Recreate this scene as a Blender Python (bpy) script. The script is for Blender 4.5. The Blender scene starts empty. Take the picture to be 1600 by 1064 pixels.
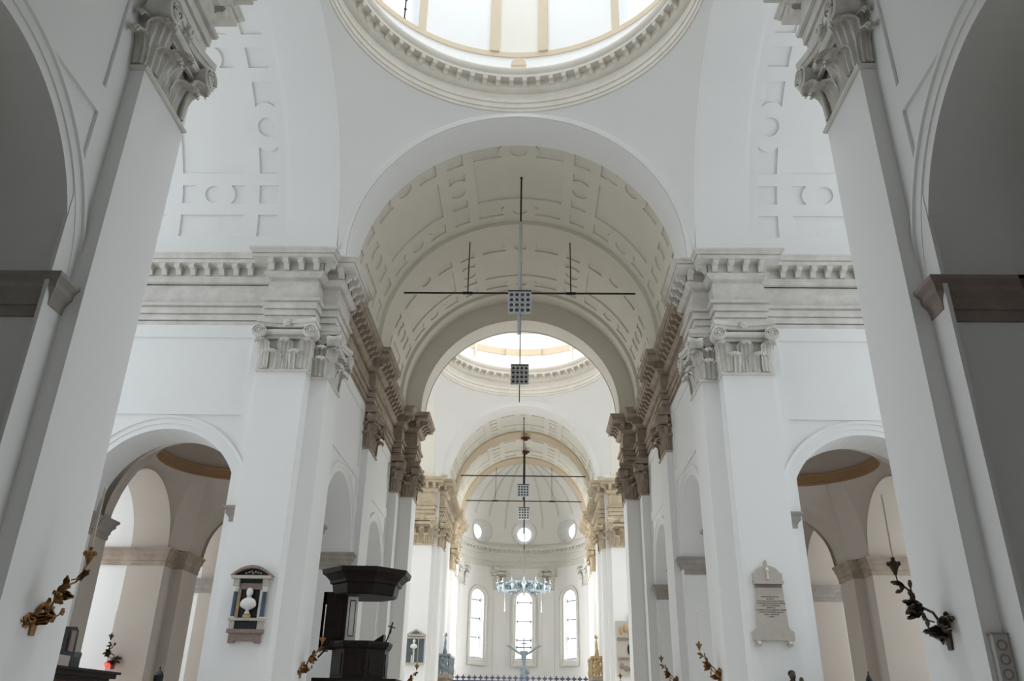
import bpy, math, random
from math import sin, cos, pi, radians as rad, sqrt
from mathutils import Vector, Matrix
from mathutils.geometry import delaunay_2d_cdt
random.seed(4)
SC = bpy.context.scene
COL = SC.collection

# ------------------------------------------------------------------ camera
F_PX, PITCH, YAW, ROLL = 1269.9, 0.438406, -0.0272834, 0.0179918
cd = bpy.data.cameras.new('camera'); cam = bpy.data.objects.new('camera', cd); COL.objects.link(cam)
fw = Vector((sin(YAW)*cos(PITCH), cos(YAW)*cos(PITCH), sin(PITCH)))
rt = Vector((cos(YAW), -sin(YAW), 0)); up = rt.cross(fw)
rt2 = rt*cos(ROLL)+up*sin(ROLL); up2 = up*cos(ROLL)-rt*sin(ROLL)
cam.matrix_world = Matrix(((rt2.x, up2.x, -fw.x, .59265), (rt2.y, up2.y, -fw.y, 0), (rt2.z, up2.z, -fw.z, 1.6), (0, 0, 0, 1)))
cd.sensor_fit = 'HORIZONTAL'; cd.sensor_width = 36; cd.lens = F_PX/1600*36; cd.clip_end = 400; cd.clip_start = .05
SC.camera = cam
# ------------------------------------------------------------------ world, light, exposure
W = bpy.data.worlds.new('world'); SC.world = W; W.use_nodes = True
bg = W.node_tree.nodes['Background']; bg.inputs[0].default_value = (.87, .935, 1.0, 1); bg.inputs[1].default_value = 1.0
SC.view_settings.view_transform = 'Standard'; SC.view_settings.look = 'None'
SC.view_settings.gamma = 1; SC.view_settings.use_curve_mapping = False
SC.view_settings.exposure = 0.78
SC.cycles.max_bounces = 10; SC.cycles.diffuse_bounces = 7; SC.cycles.sample_clamp_indirect = 6

def area(name, loc, target, w, h, power, col=(1, 1, 1), spread=180):
    l = bpy.data.lights.new(name, 'AREA'); l.shape = 'RECTANGLE'; l.size = w; l.size_y = h; l.energy = power; l.color = col; l.spread = rad(spread)
    o = bpy.data.objects.new(name, l); COL.objects.link(o); o.location = loc
    o.rotation_euler = (Vector(target)-Vector(loc)).to_track_quat('-Z', 'Y').to_euler()
LG = .22
for sg in (1, -1):     # added fill lamps behind unseen, made-up chancel openings and at open far transept ends
    area('chancel_side_fill', (sg*7.6, 53.2, 10.5), (sg*-.5, 68, 11), 2.5, 7.0, 8800*LG, (1, .985, .96), 90)
    area('far_transept_fill', (sg*13.5, 46, 13), (0, 46, 9), 8, 10, 900*LG, (1, .96, .88))
area('far_dome_daylight', (0, 46, 38), (0, 46, 0), 9, 9, 800, (1, .985, .95), 66)
area('near_dome_daylight', (0, 18.1, 38), (0, 18.1, 0), 9.5, 9.5, 520, (.91, .955, 1), 62)
for sg in (1, -1):
    for yy in (28.4, 35.7): area('chapel_window_daylight', (sg*17.6, yy, 6.5), (sg*8, yy, 5), 4, 7, 55, (1, .985, .96))
for a_, h_ in ((-45.2, 8), (.8, 8), (46.4, 8)): area('apse_window_daylight', (7.2*sin(rad(a_)), 65.2+7.2*cos(rad(a_)), 9), (0, 58, 9), 1.6, 5.5, 330, (.93, .97, 1))
# ------------------------------------------------------------------ materials
def mat(name, c, rough=.8, var=0, vs=1.2, bump=0, bs=8, metal=0, c2=None, spec=.3, stain=None):
    m = bpy.data.materials.new(name); m.use_nodes = True; nt = m.node_tree; N = nt.nodes; L = nt.links
    b = N['Principled BSDF']; b.inputs['Base Color'].default_value = (*c, 1); b.inputs['Roughness'].default_value = rough
    b.inputs['Metallic'].default_value = metal; b.inputs['Specular IOR Level'].default_value = spec
    if var or bump:
        tc = N.new('ShaderNodeTexCoord')
    if var:
        n = N.new('ShaderNodeTexNoise'); n.inputs['Scale'].default_value = vs; n.inputs['Detail'].default_value = 6; n.inputs['Roughness'].default_value = .65
        L.new(tc.outputs['Object'], n.inputs['Vector'])
        r = N.new('ShaderNodeValToRGB'); r.color_ramp.elements[0].position = .5-var*.5; r.color_ramp.elements[1].position = .5+var*.5
        r.color_ramp.elements[0].color = (*(c2 or tuple(x*.8 for x in c)), 1); r.color_ramp.elements[1].color = (*c, 1)
        L.new(n.outputs['Fac'], r.inputs[0]); L.new(r.outputs[0], b.inputs['Base Color'])
    if bump:
        n2 = N.new('ShaderNodeTexNoise'); n2.inputs['Scale'].default_value = bs; n2.inputs['Detail'].default_value = 4
        L.new(tc.outputs['Object'], n2.inputs['Vector'])
        bp = N.new('ShaderNodeBump'); bp.inputs['Strength'].default_value = bump; bp.inputs['Distance'].default_value = .02
        L.new(n2.outputs['Fac'], bp.inputs['Height']); L.new(bp.outputs[0], b.inputs['Normal'])
    return m
M = {
 'plaster': mat('white_plaster', (.80, .80, .785), .9, .9, .45, .12, 3, c2=(.755, .755, .745)),
 'ivory': mat('ivory_stone', (.74, .71, .65), .85, .6, 1.2, .2, 6, c2=(.62, .58, .51)),
 'cream': mat('cream_plaster', (.76, .74, .67), .9, .8, .5, .12, 3, c2=(.70, .68, .61)),
 'vault': mat('vault_plaster', (.72, .69, .615), .9, .8, .5, .15, 3, c2=(.64, .605, .535)),
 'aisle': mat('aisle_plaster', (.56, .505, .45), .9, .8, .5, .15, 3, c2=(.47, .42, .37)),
 'ochre': mat('ochre_band', (.42, .27, .15), .85, .6, 1, c2=(.33, .21, .12)),
 'beige': mat('beige_band', (.62, .53, .40), .85, .6, 1, c2=(.56, .47, .35)),
 'grey': mat('grey_speaker_paint', (.42, .41, .39), .6), 'stone': mat('pale_stone', (.74, .72, .68), .85, .5, 1.6, .35, 9, c2=(.50, .475, .43)),
 'brown': mat('brown_stone', (.45, .375, .30), .85, .5, 2.0, .35, 9, c2=(.23, .18, .14)),
 'warm': mat('warm_stone', (.60, .53, .40), .85, .5, 1.8, .35, 9, c2=(.38, .30, .21)),
 'impost': mat('impost_stone', (.40, .37, .335), .85, .5, 2.5, .3, 9, c2=(.26, .235, .215)),
 'rosso': mat('reddish_impost_stone', (.34, .27, .245), .8, .5, 3, .3, 9, c2=(.24, .19, .175)),
 'iron': mat('dark_iron', (.035, .033, .032), .55, metal=.6),
 'steel': mat('grey_painted_steel', (.45, .48, .50), .45, metal=.3),
 'lens': mat('lamp_lens', (.05, .05, .055), .2),
 'gold': mat('gilded_wood', (.42, .22, .07), .42, .6, 8, .4, 20, metal=.55, c2=(.12, .06, .025)),
 'darkgold': mat('tarnished_gilding', (.10, .075, .045), .5, .6, 8, .4, 20, metal=.4, c2=(.03, .024, .018)),
 'wax': mat('cream_wax', (.72, .62, .48), .5),
 'tip': mat('white_bulb', (.9, .9, .88), .3),
 'wood': mat('dark_walnut', (.016, .010, .008), .55, .5, 6, .2, 20, c2=(.008, .005, .004), spec=.2),
 'redwood': mat('reddish_mahogany', (.075, .022, .015), .5, .5, 5, c2=(.04, .014, .01)),
 'black': mat('black_marble', (.012, .012, .013), .35),
 'blue': mat('blue_grey_marble', (.075, .105, .15), .35, .6, 5, c2=(.03, .045, .06)),
 'slate': mat('green_slate', (.10, .13, .14), .6, .5, 4, c2=(.07, .09, .10)),
 'rose': mat('rose_marble', (.30, .225, .195), .5, .6, 7, c2=(.19, .14, .125)),
 'marble': mat('white_marble', (.72, .71, .67), .5, .5, 5, c2=(.60, .59, .55)),
 'tan': mat('tan_stone', (.50, .46, .40), .8, .5, 5, .2, 12, c2=(.42, .385, .335)),
 'yellow': mat('yellow_marble', (.50, .38, .20), .5, .6, 6, c2=(.33, .20, .10)),
 'ink': mat('dark_inscription_paint', (.16, .14, .12), .8),
 'floor': mat('pale_floor_stone', (.60, .58, .54), .6, .5, 1, c2=(.50, .48, .45)),
 'crystal': mat('blue_grey_glass', (.20, .245, .27), .35),
 'bluedark': mat('blue_black_iron', (.06, .065, .11), .5),
 'red': mat('dark_red_velvet', (.13, .03, .02), .8),
}
def stained(m):
    nt = m.node_tree; N = nt.nodes; L = nt.links; b = N['Principled BSDF']; src = b.inputs['Base Color'].links[0].from_socket
    g = N.new('ShaderNodeNewGeometry'); sp = N.new('ShaderNodeSeparateXYZ'); L.new(g.outputs['Position'], sp.inputs[0])
    mr = N.new('ShaderNodeMapRange'); mr.inputs[1].default_value = 24.4; mr.inputs[2].default_value = 27.5; mr.interpolation_type = 'SMOOTHSTEP'; L.new(sp.outputs[1], mr.inputs[0])
    n = N.new('ShaderNodeTexNoise'); n.inputs['Scale'].default_value = 1.5; L.new(g.outputs['Position'], n.inputs['Vector'])
    ad = N.new('ShaderNodeMath'); ad.operation = 'MULTIPLY_ADD'; L.new(n.outputs['Fac'], ad.inputs[0]); ad.inputs[1].default_value = .6; ad.inputs[2].default_value = -.3
    a2 = N.new('ShaderNodeMath'); a2.use_clamp = True; L.new(mr.outputs[0], a2.inputs[0]); L.new(ad.outputs[0], a2.inputs[1])
    mx = N.new('ShaderNodeMixRGB'); L.new(a2.outputs[0], mx.inputs[0]); mx.inputs[1].default_value = (.66, .64, .595, 1); L.new(src, mx.inputs[2]); L.new(mx.outputs[0], b.inputs['Base Color'])
stained(M['brown'])
def glass_mat():
    m = bpy.data.materials.new('window_glass'); m.use_nodes = True; nt = m.node_tree; N = nt.nodes
    for n in list(N): N.remove(n)
    o = N.new('ShaderNodeOutputMaterial'); mx = N.new('ShaderNodeMixShader'); t = N.new('ShaderNodeBsdfTransparent'); g = N.new('ShaderNodeBsdfGlossy')
    t.inputs[0].default_value = (.96, .98, 1, 1); g.inputs['Roughness'].default_value = .1; mx.inputs[0].default_value = .06
    nt.links.new(t.outputs[0], mx.inputs[1]); nt.links.new(g.outputs[0], mx.inputs[2]); nt.links.new(mx.outputs[0], o.inputs[0])
    return m
M['glass'] = glass_mat()
mr = bpy.data.materials.new('red_votive_glow'); mr.use_nodes = True
mr.node_tree.nodes['Principled BSDF'].inputs['Base Color'].default_value = (.8, .03, .02, 1)
mr.node_tree.nodes['Principled BSDF'].inputs['Emission Color'].default_value = (1, .04, .03, 1)
mr.node_tree.nodes['Principled BSDF'].inputs['Emission Strength'].default_value = 1.6
M['votive'] = mr

# ------------------------------------------------------------------ mesh helpers
class MB:
    def __init__(s, T=None): s.v = []; s.f = []; s.T = T
    def add(s, vs, fs):
        n = len(s.v)
        s.v += [tuple(s.T(*p)) if s.T else tuple(p) for p in vs]
        s.f += [tuple(i+n for i in f) for f in fs]
    def box(s, x0, x1, y0, y1, z0, z1):
        s.add([(x0,y0,z0),(x1,y0,z0),(x1,y1,z0),(x0,y1,z0),(x0,y0,z1),(x1,y0,z1),(x1,y1,z1),(x0,y1,z1)],
              [(3,2,1,0),(4,5,6,7),(0,1,5,4),(1,2,6,5),(2,3,7,6),(3,0,4,7)])
    def grid(s, P, closeu=False, closev=False):
        nu, nv = len(P), len(P[0]); vs = [p for r in P for p in r]; fs = []
        for i in range(nu if closeu else nu-1):
            for j in range(nv if closev else nv-1):
                a = i*nv+j; b = ((i+1) % nu)*nv+j; c = ((i+1) % nu)*nv+(j+1) % nv; d = i*nv+(j+1) % nv
                fs.append((a, b, c, d))
        s.add(vs, fs)
    def lathe(s, prof, cx=0, cy=0, n=32, a0=0, a1=2*pi):
        full = abs(a1-a0-2*pi) < 1e-6
        k = n if full else n+1
        s.grid([[(cx+r*cos(a0+(a1-a0)*i/n), cy+r*sin(a0+(a1-a0)*i/n), z) for r, z in prof] for i in range(k)], closeu=full)
    def tube(s, pts, r, n=8, cap=True):
        pts = [Vector(p) for p in pts]; rs = r if isinstance(r, (list, tuple)) else [r]*len(pts)
        P = []; ref = Vector((0, 0, 1))
        for i, p in enumerate(pts):
            d = (pts[min(i+1, len(pts)-1)]-pts[max(i-1, 0)]).normalized()
            a = ref.cross(d)
            if a.length < .2: a = Vector((1, 0, 0)).cross(d)
            a.normalize(); b = d.cross(a)
            P.append([p+(a*cos(2*pi*k/n)+b*sin(2*pi*k/n))*rs[i] for k in range(n)])
        s.grid(P, closev=True)
        if cap:
            s.add(P[0], [tuple(range(n))[::-1]]); s.add(P[-1], [tuple(range(n))])
    def prism(s, poly, a, b, ax='y'):
        n = len(poly)
        f = {'y': lambda u, v, w: (u, w, v), 'x': lambda u, v, w: (w, u, v), 'z': lambda u, v, w: (u, v, w)}[ax]
        s.add([f(u, v, a) for u, v in poly]+[f(u, v, b) for u, v in poly],
              [tuple(range(n)), tuple(range(n, 2*n))[::-1]]+[(i, i+n, (i+1) % n+n, (i+1) % n) for i in range(n)])
    def ball(s, c, rx, ry=None, rz=None, n=12):
        ry = ry or rx; rz = rz or rx
        s.grid([[(c[0]+rx*cos(2*pi*i/n)*sin(pi*j/8), c[1]+ry*sin(2*pi*i/n)*sin(pi*j/8), c[2]-rz*cos(pi*j/8)) for j in range(9)] for i in range(n)], closeu=True)
    def mesh(s, name, m, smooth=False):
        me = bpy.data.meshes.new(name); me.from_pydata(s.v, [], s.f); me.materials.append(m if not isinstance(m, str) else M[m])
        if smooth:
            for p in me.polygons: p.use_smooth = True
            me.set_sharp_from_angle(angle=rad(38)) if hasattr(me, 'set_sharp_from_angle') else None
        me.update(); return me
    def build(s, name, m, parent=None, smooth=False, **kw):
        return ob(name, s.mesh(name, m, smooth), parent, **kw)
def ob(name, me, parent=None, loc=(0, 0, 0), rz=0, rot=None, sc=None, kind=None, label=None, cat=None, group=None):
    o = bpy.data.objects.new(name, me); COL.objects.link(o); o.location = loc
    o.rotation_euler = rot or (0, 0, rz)
    if sc: o.scale = sc
    if parent: o.parent = parent
    if kind: o['kind'] = kind
    if label: o['label'] = label
    if cat: o['category'] = cat
    if group: o['group'] = group
    return o
def thing(name, label, cat, loc=(0, 0, 0), rz=0, group=None, kind=None, sc=None):
    return ob(name, None, None, loc, rz, label=label, cat=cat, group=group, kind=kind, sc=sc)
def dup(o, parent=None, **kw):
    c = o.copy(); COL.objects.link(c)
    if parent: c.parent = parent
    for k, v in kw.items():
        if k == 'loc': c.location = v
        elif k == 'rz': c.rotation_euler = (0, 0, v)
        elif k == 'sc': c.scale = v
        elif k == 'group': c['group'] = v
        else: c[k] = v
    for ch in o.children: dup(ch, c)
    return c
_tn = [0]
def trim(label, cat='moulding', **kw):
    _tn[0] += 1
    return dict(name='trim_%d' % _tn[0], kind='structure', label=label, cat=cat)
def side(s): return lambda x, y, z: (s*x, y, z)
SW = {1: 'right', -1: 'left'}

def sweep(mb, path, prof, endcap=True):
    P = [Vector(p) for p in path]; n = len(P); N = []
    for i in range(n):
        ds = []
        if i > 0: ds.append((P[i]-P[i-1]).normalized())
        if i < n-1: ds.append((P[i+1]-P[i]).normalized())
        ns = [Vector((-d.y, d.x)) for d in ds]
        if len(ns) == 1: N.append(ns[0])
        else:
            m = ns[0]+ns[1]; N.append(m/max(.35, m.dot(ns[0])) )
    G = [[(P[i].x+N[i].x*o, P[i].y+N[i].y*o, z) for o, z in prof] for i in range(n)]
    mb.grid(G)
    if endcap:
        k = len(prof)
        mb.add(G[0], [tuple(range(k))]); mb.add(G[-1], [tuple(range(k))[::-1]])

def arch_wall(mb, mp, u0, u1, z1, openings, t, du=3.0, z0=0, back=True):
    """wall in (u, depth, z) with round-headed openings (uc, r, spring height, sill height)"""
    br = [(u0, None)]
    us = {round(u0, 5), round(u1, 5)}
    for (uc, r, zs, zb) in openings:
        for i in range(33): us.add(round(uc-r*cos(pi*i/32), 5))
    us = sorted(us); full = [us[0]]
    for a, b in zip(us, us[1:]):
        k = max(1, int(math.ceil((b-a)/du)))
        for j in range(1, k+1): full.append(a+(b-a)*j/k)
    def inside(u):
        for o in openings:
            if abs(u-o[0]) < o[1]-1e-6: return o
    def top(u, o):
        return o[2]+sqrt(max(0, o[1]**2-(u-o[0])**2))
    for a, b in zip(full, full[1:]):
        o = inside((a+b)/2)
        ds = (0, t) if back else (0,)
        if o:
            ta, tb = top(a, o), top(b, o)
            for d in ds:
                mb.add([mp(a, d, ta), mp(b, d, tb), mp(b, d, z1), mp(a, d, z1)], [(0, 1, 2, 3)])
                if o[3] > z0+1e-6: mb.add([mp(a, d, z0), mp(b, d, z0), mp(b, d, o[3]), mp(a, d, o[3])], [(0, 1, 2, 3)])
            mb.add([mp(a, 0, ta), mp(b, 0, tb), mp(b, t, tb), mp(a, t, ta)], [(0, 1, 2, 3)])
            if o[3] > z0+1e-6: mb.add([mp(a, 0, o[3]), mp(b, 0, o[3]), mp(b, t, o[3]), mp(a, t, o[3])], [(0, 1, 2, 3)])
        else:
            for d in ds: mb.add([mp(a, d, z0), mp(b, d, z0), mp(b, d, z1), mp(a, d, z1)], [(0, 1, 2, 3)])
        mb.add([mp(a, 0, z1), mp(b, 0, z1), mp(b, t, z1), mp(a, t, z1)], [(0, 1, 2, 3)])
    for (uc, r, zs, zb) in openings:
        for u in (uc-r, uc+r): mb.add([mp(u, 0, zb), mp(u, t, zb), mp(u, t, zs), mp(u, 0, zs)], [(0, 1, 2, 3)])
    for u in (u0, u1): mb.add([mp(u, 0, z0), mp(u, t, z0), mp(u, t, z1), mp(u, 0, z1)], [(0, 1, 2, 3)])

def arch_band(mb, mp, uc, zs, prof, a0=0, a1=pi, n=40):
    """moulded ring: prof = (radius, depth) ; depth negative = proud of the wall"""
    mb.grid([[mp(uc-r*cos(a0+(a1-a0)*i/n), d, zs+r*sin(a0+(a1-a0)*i/n)) for r, d in prof] for i in range(n+1)])
def archivolt(label, mp, uc, zs, r, s=1, m='plaster', w=.42, legs=0):
    mb = MB(side(s))
    pr = [(r, 0), (r, -.035), (r+w*.42, -.035), (r+w*.42, -.06), (r+w*.8, -.06), (r+w*.84, -.10), (r+w, -.10), (r+w, 0)]
    arch_band(mb, mp, uc, zs, pr)
    mb.build(m=m, **trim(label))

ENT = [(-.3, 13.3), (.03, 13.3), (.03, 13.455), (0, 13.46), (0, 13.485), (.065, 13.49), (.065, 13.68), (.02, 13.685), (.02, 13.715), (.11, 13.72), (.11, 13.94), (.06, 13.945), (.06, 13.97), (.18, 13.99), (.20, 14.07), (.04, 14.1), (.065, 14.3), (.07, 14.5), (.05, 14.72), (.0, 14.82), (.0, 14.85),
       (.12, 14.87), (.2, 14.97), (.24, 15.0), (.24, 15.04), (.18, 15.05), (.18, 15.38), (.58, 15.39), (.58, 15.51), (.545, 15.515), (.545, 15.535), (.61, 15.54), (.66, 15.64), (.69, 15.66), (.69, 15.72), (-.5, 15.78)]
IMP = [(-.05, 6.66), (.035, 6.66), (.035, 6.82), (.065, 6.83), (.065, 6.9), (.09, 6.98), (.15, 7.05), (.16, 7.06), (.16, 7.15), (.2, 7.19), (.23, 7.22), (.23, 7.28), (-.05, 7.30)]
ZS = 7.30

def modillion_mesh(m):
    mb = MB()      # local: -y outward, z=0 is the top (soffit)
    pr = [(0, 0), (-.33, 0), (-.335, -.08), (-.31, -.15), (-.26, -.17), (-.2, -.15), (-.13, -.19), (-.08, -.28), (-.03, -.31), (0, -.31)]
    mb.prism(pr, -.085, .085, 'x')
    mb.box(-.105, .105, -.345, 0, -.035, .002)
    return mb.mesh('modillion', m)
MOD = {k: modillion_mesh(k) for k in ('stone', 'brown', 'warm', 'ivory', 'marble')}
def modillions(parent, path, s, m, sp=.5, zt=15.385, off=.22, sc=1.0):
    P = [Vector(p) for p in path]
    for i in range(len(P)-1):
        a, b = P[i], P[i+1]; d = b-a; L = d.length; d.normalize(); nn = Vector((-d.y, d.x))
        def turn(j):   # >0 outside (convex) corner: segment gets longer
            if j <= 0 or j >= len(P)-1: return 0
            d0 = (P[j]-P[j-1]).normalized(); d1 = (P[j+1]-P[j]).normalized()
            return -1 if d0.x*d1.y-d0.y*d1.x > .1 else (1 if d0.x*d1.y-d0.y*d1.x < -.1 else 0)
        e0, e1 = turn(i), turn(i+1)
        lo = -off*1.0*e0 if e0 else 0; hi = L+off*e1 if e1 else L
        if e0 < 0: lo = off+.34*sc
        if e1 < 0: hi = L-off-.34*sc
        span = hi-lo
        if span < .16: continue
        n = max(1, int(round(span/sp)))
        for k in range(n):
            t = lo+span*(k+.5)/n
            if n == 1: t = (lo+hi)/2
            p = a+d*t+nn*off*.98
            q = Vector((s*p.x, p.y)); qn = Vector((s*nn.x, nn.y))
            ob('modillion', MOD[m], parent, (q.x, q.y, zt), math.atan2(qn.y, qn.x)+pi/2, sc=(sc, sc, sc))

def entablature(label, path, s, m, prof=ENT, mm=None, sp=.5, parts=True):
    mb = MB(side(s)); sweep(mb, path, prof)
    o = mb.build(m=m, **trim(label, 'entablature'))
    if parts: modillions(o, path, s, mm or m, sp)
    return o

# ------------------------------------------------------------------ floor and walls
fl = MB(); fl.box(-22, 22, -14, 76, -.3, 0); fl.build('floor', 'floor', kind='structure', label='pale stone floor of the church', cat='floor')

NW = 6.30
def mp_nave(u, d, z): return (NW+d, u, z)              # nave side wall, depth away from the nave
def mp_tr(u, d, z): return (u, 23.95+d, z)             # far transept wall, depth away from camera
for s in (1, -1):
    w = SW[s]
    # near bay
    mb = MB(side(s)); arch_wall(mb, mp_nave, -12, 12.25, 16.0, [(7.5, 2.6, ZS, 0), (.6, 2.6, ZS, 0)], 1.6)
    for (a, b, c, e) in ((9.92, 10.45, 0, 13.3), (4.2, 9.92, 10.18, 10.66), (4.2, 9.92, 12.75, 13.3)):
        mb.box(NW-.05, NW+.01, a, b, c, e)
    mb.build('wall_%s_near' % w, 'plaster', kind='structure', label='white plastered nave wall of the near bay, %s side, pierced by a round arch' % w, cat='wall')
    archivolt('moulded archivolt of the near nave arch on the %s' % w, mp_nave, 7.5, ZS, 2.6, s)
    mb = MB(side(s)); sweep(mb, [(9.4, 10.1), (7.5, 10.1), (7.5, 10.14), (7.5, 10.1), (NW, 10.1), (NW, 10.44)], IMP)
    mb.build(m='rosso' if s > 0 else 'impost', **trim('brown stone impost moulding at the foot of the near arch, %s side' % w, 'impost'))
    # near aisle box (dark)
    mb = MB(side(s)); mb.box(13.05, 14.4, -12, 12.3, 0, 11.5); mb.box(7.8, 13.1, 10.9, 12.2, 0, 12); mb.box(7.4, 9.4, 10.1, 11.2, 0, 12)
    mb.box(7.8, 14, -12, 12.2, 10.6, 11); mb.box(7.8, 14, -12.5, -12, 0, 11); mb.box(7.9, 13.1, 3.6, 4.4, 0, 11)  # last box: unseen partition added across the aisle to keep it dark
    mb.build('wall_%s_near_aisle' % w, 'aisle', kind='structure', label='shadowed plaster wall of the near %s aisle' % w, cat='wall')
    # pier bodies
    mb = MB(side(s)); mb.box(6.30, 8.1, 12.0, 12.6, 0, 15.7); mb.box(8.1, 16, 12.0, 12.25, 0, 15.75)
    mb.build('wall_%s_near_pier' % w, 'plaster', kind='structure', label='plastered body of the near crossing pier, %s side' % w, cat='wall')
    # far transept wall
    mb = MB(side(s)); arch_wall(mb, mp_tr, 6.55, 17, 16.2, [(10.7, 2.4, ZS, 0)], 1.35)
    for (a, b, c, e) in ((8.05, 8.52, 0, 13.3), (13.0, 13.5, 0, 13.3), (8.52, 13.0, 10.18, 10.62), (8.52, 13.0, 12.86, 13.3)):
        mb.box(a, b, 23.90, 23.96, c, e)
    mb.build('wall_%s_transept' % w, 'plaster', kind='structure', label='white transept wall with an arch into the %s aisle' % w, cat='wall')
    archivolt('moulded white archivolt over the %s aisle arch' % w, mp_tr, 10.7, ZS, 2.4, s)
    for nm, pth in (('inner', [(8.3, 25.35), (8.3, 23.95), (8.08, 23.95)]), ('outer', [(13.6, 23.95), (13.1, 23.95), (13.1, 25.35)])):
        mb = MB(side(s))
        sweep(mb, pth, IMP)
        mb.build(m='impost', **trim('grey impost moulding on the %s jamb of the %s aisle arch' % (nm, w), 'impost'))
    # nave wall bay B
    mb = MB(side(s)); arch_wall(mb, mp_nave, 25.8, 39.4, 16.0, [(28.8, 2.4, ZS, 0), (35.85, 2.2, ZS, 0)], 1.6)
    mb.box(6.55, 7.9, 25.3, 25.85, 0, 16); mb.box(6.02, 6.56, 24.17, 25.78, 13.3, 15.7)
    for (a, b, c, e) in ((25.7, 26.15, 0, 13.3), (31.15, 31.55, 0, 13.3), (33.05, 33.45, 0, 13.3), (38.2, 38.5, 0, 13.3)):
        mb.box(NW-.05, NW+.01, a, b, c, e)
    for (a, b) in ((26.15, 31.15), (33.45, 38.2)):
        for (c, e) in ((10.18, 10.62), (12.86, 13.3)): mb.box(NW-.05, NW+.01, a, b, c, e)
    mb.build('wall_%s_nave' % w, 'plaster', kind='structure', label='white nave wall with two arches between the crossings, %s side' % w, cat='wall')
    archivolt('white archivolt of the first nave arch beyond the crossing, %s side' % w, mp_nave, 28.8, ZS, 2.4, s, w=.36)
    archivolt('white archivolt of the second nave arch beyond the crossing, %s side' % w, mp_nave, 35.85, ZS, 2.2, s, w=.36)
    for nm, (yn, yf) in (('first', (26.4, 31.2)), ('second', (33.65, 38.05))):
        mb = MB(side(s)); sweep(mb, [(7.9, yf), (NW, yf), (NW, yf+.28)], IMP)
        mb.build(m='impost', **trim('stone impost on the far jamb of the %s nave arch, %s side' % (nm, w), 'impost'))
        mb = MB(side(s)); sweep(mb, [(NW, yn-.28), (NW, yn), (7.9, yn)], IMP)
        mb.build(m='impost', **trim('stone impost on the close jamb of the %s nave arch, %s side' % (nm, w), 'impost'))
    # second crossing piers
    mb = MB(side(s)); mb.box(5.93, 8.2, 38.5, 41.0, 0, 15.7); mb.box(5.65, 8.2, 40.0, 41.3, 0, 15.7)
    mb.build('wall_%s_far_pier' % w, 'plaster', kind='structure', label='plastered pier before the second dome, %s side' % w, cat='wall')
    mb = MB(side(s)); mb.box(5.3, 14, 51.6, 53.0, 0, 15.75)
    mb.box(5.25, 7, 51.85, 53.3, 0, 15.7)
    arch_wall(mb, lambda u, d, z: (5.3+d, u, z), 53.0, 66, 15.9, [(54.85, 1.1, 13.0, 6.0)], 1.2)  # unseen side opening, made up so the fill lamp reaches the apse
    mb.build('wall_%s_chancel' % w, 'plaster', kind='structure', label='white wall of the chancel bay, %s side' % w, cat='wall')
    # ------------- aisle bays behind
    def mp_out(u, d, z): return (13.05+d, u, z)
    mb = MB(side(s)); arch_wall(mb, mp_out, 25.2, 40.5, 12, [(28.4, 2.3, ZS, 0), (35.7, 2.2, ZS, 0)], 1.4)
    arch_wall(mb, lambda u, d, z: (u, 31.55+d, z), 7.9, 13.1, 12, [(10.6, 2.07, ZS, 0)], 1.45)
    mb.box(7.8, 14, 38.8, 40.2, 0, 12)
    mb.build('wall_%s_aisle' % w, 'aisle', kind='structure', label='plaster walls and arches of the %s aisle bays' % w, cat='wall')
    mb = MB(side(s)); sweep(mb, [(17, 30.72), (14.45, 30.72), (14.45, 30.7), (13.05, 30.7), (13.05, 31.55), (12.67, 31.55), (12.67, 33.0)], IMP)
    mb.build(m='brown', **trim('brown stone string course round the %s aisle pier' % w, 'impost'))
    mb = MB(side(s)); sweep(mb, [(17, 37.92), (14.45, 37.92), (14.45, 37.9), (13.05, 37.9), (13.05, 38.8)], IMP)
    mb.build(m='impost', **trim('grey string course in the farther %s aisle bay' % w, 'impost'))
    mb = MB(side(s)); sweep(mb, [(13.05, 25.3), (13.05, 26.1), (14.45, 26.1)], IMP)
    mb.build(m='impost', **trim('grey impost on the chapel arch of the %s aisle' % w, 'impost'))
    # side chapels: tunnels open to daylight
    for nm, yc, r in (('first', 28.4, 2.36), ('second', 35.7, 2.26)):
        mb = MB(side(s)); P = []
        prof = [(yc-r, 0), (yc-r, ZS)]+[(yc-r*cos(pi*i/24), ZS+r*sin(pi*i/24)) for i in range(1, 24)]+[(yc+r, ZS), (yc+r, 0)]
        mb.grid([[(x, a, b) for a, b in prof] for x in (14.45, 15.9, 17.6)])
        mb.box(15.86, 15.98, yc+r-.08, yc+r+.01, 0, ZS)
        mb.build('wall_%s_chapel_%s' % (w, nm), 'plaster', kind='structure', label='pale vaulted side chapel, %s from the transept on the %s' % (nm, w), cat='wall')

# ------------------------------------------------------------------ vaults
def pendentive(mb, cx, cy, hx, hy, rx, ry, zs, R, zr, n=14, m=8, quads=(0, 1, 2, 3), rxb=None, bul=.28):
    for q in quads:
        sx = 1 if q in (0, 3) else -1; sy = 1 if q in (0, 1) else -1
        rr = rx if sy > 0 else (rxb or rx)
        B = []
        for i in range(n+1):
            a = pi/2*i/n; B.append((rr*sin(a), hy, zs+rr*cos(a)))
        for i in range(n+1):
            a = pi/2*(1-i/n); B.append((hx, ry*sin(a), zs+ry*cos(a)))
        G = []
        for (x, y, z) in B:
            al = math.atan2(x, y); rb = math.hypot(x, y); row = []
            for j in range(m+1):
                t = j/m; r = R+(rb-R)*(t+bul*sin(pi*t)*(1 if rb > R else 0)); zz = zr+(z-zr)*t
                row.append((cx+sx*r*sin(al), cy+sy*r*cos(al), zz))
            G.append(row)
        mb.grid(G)
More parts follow.
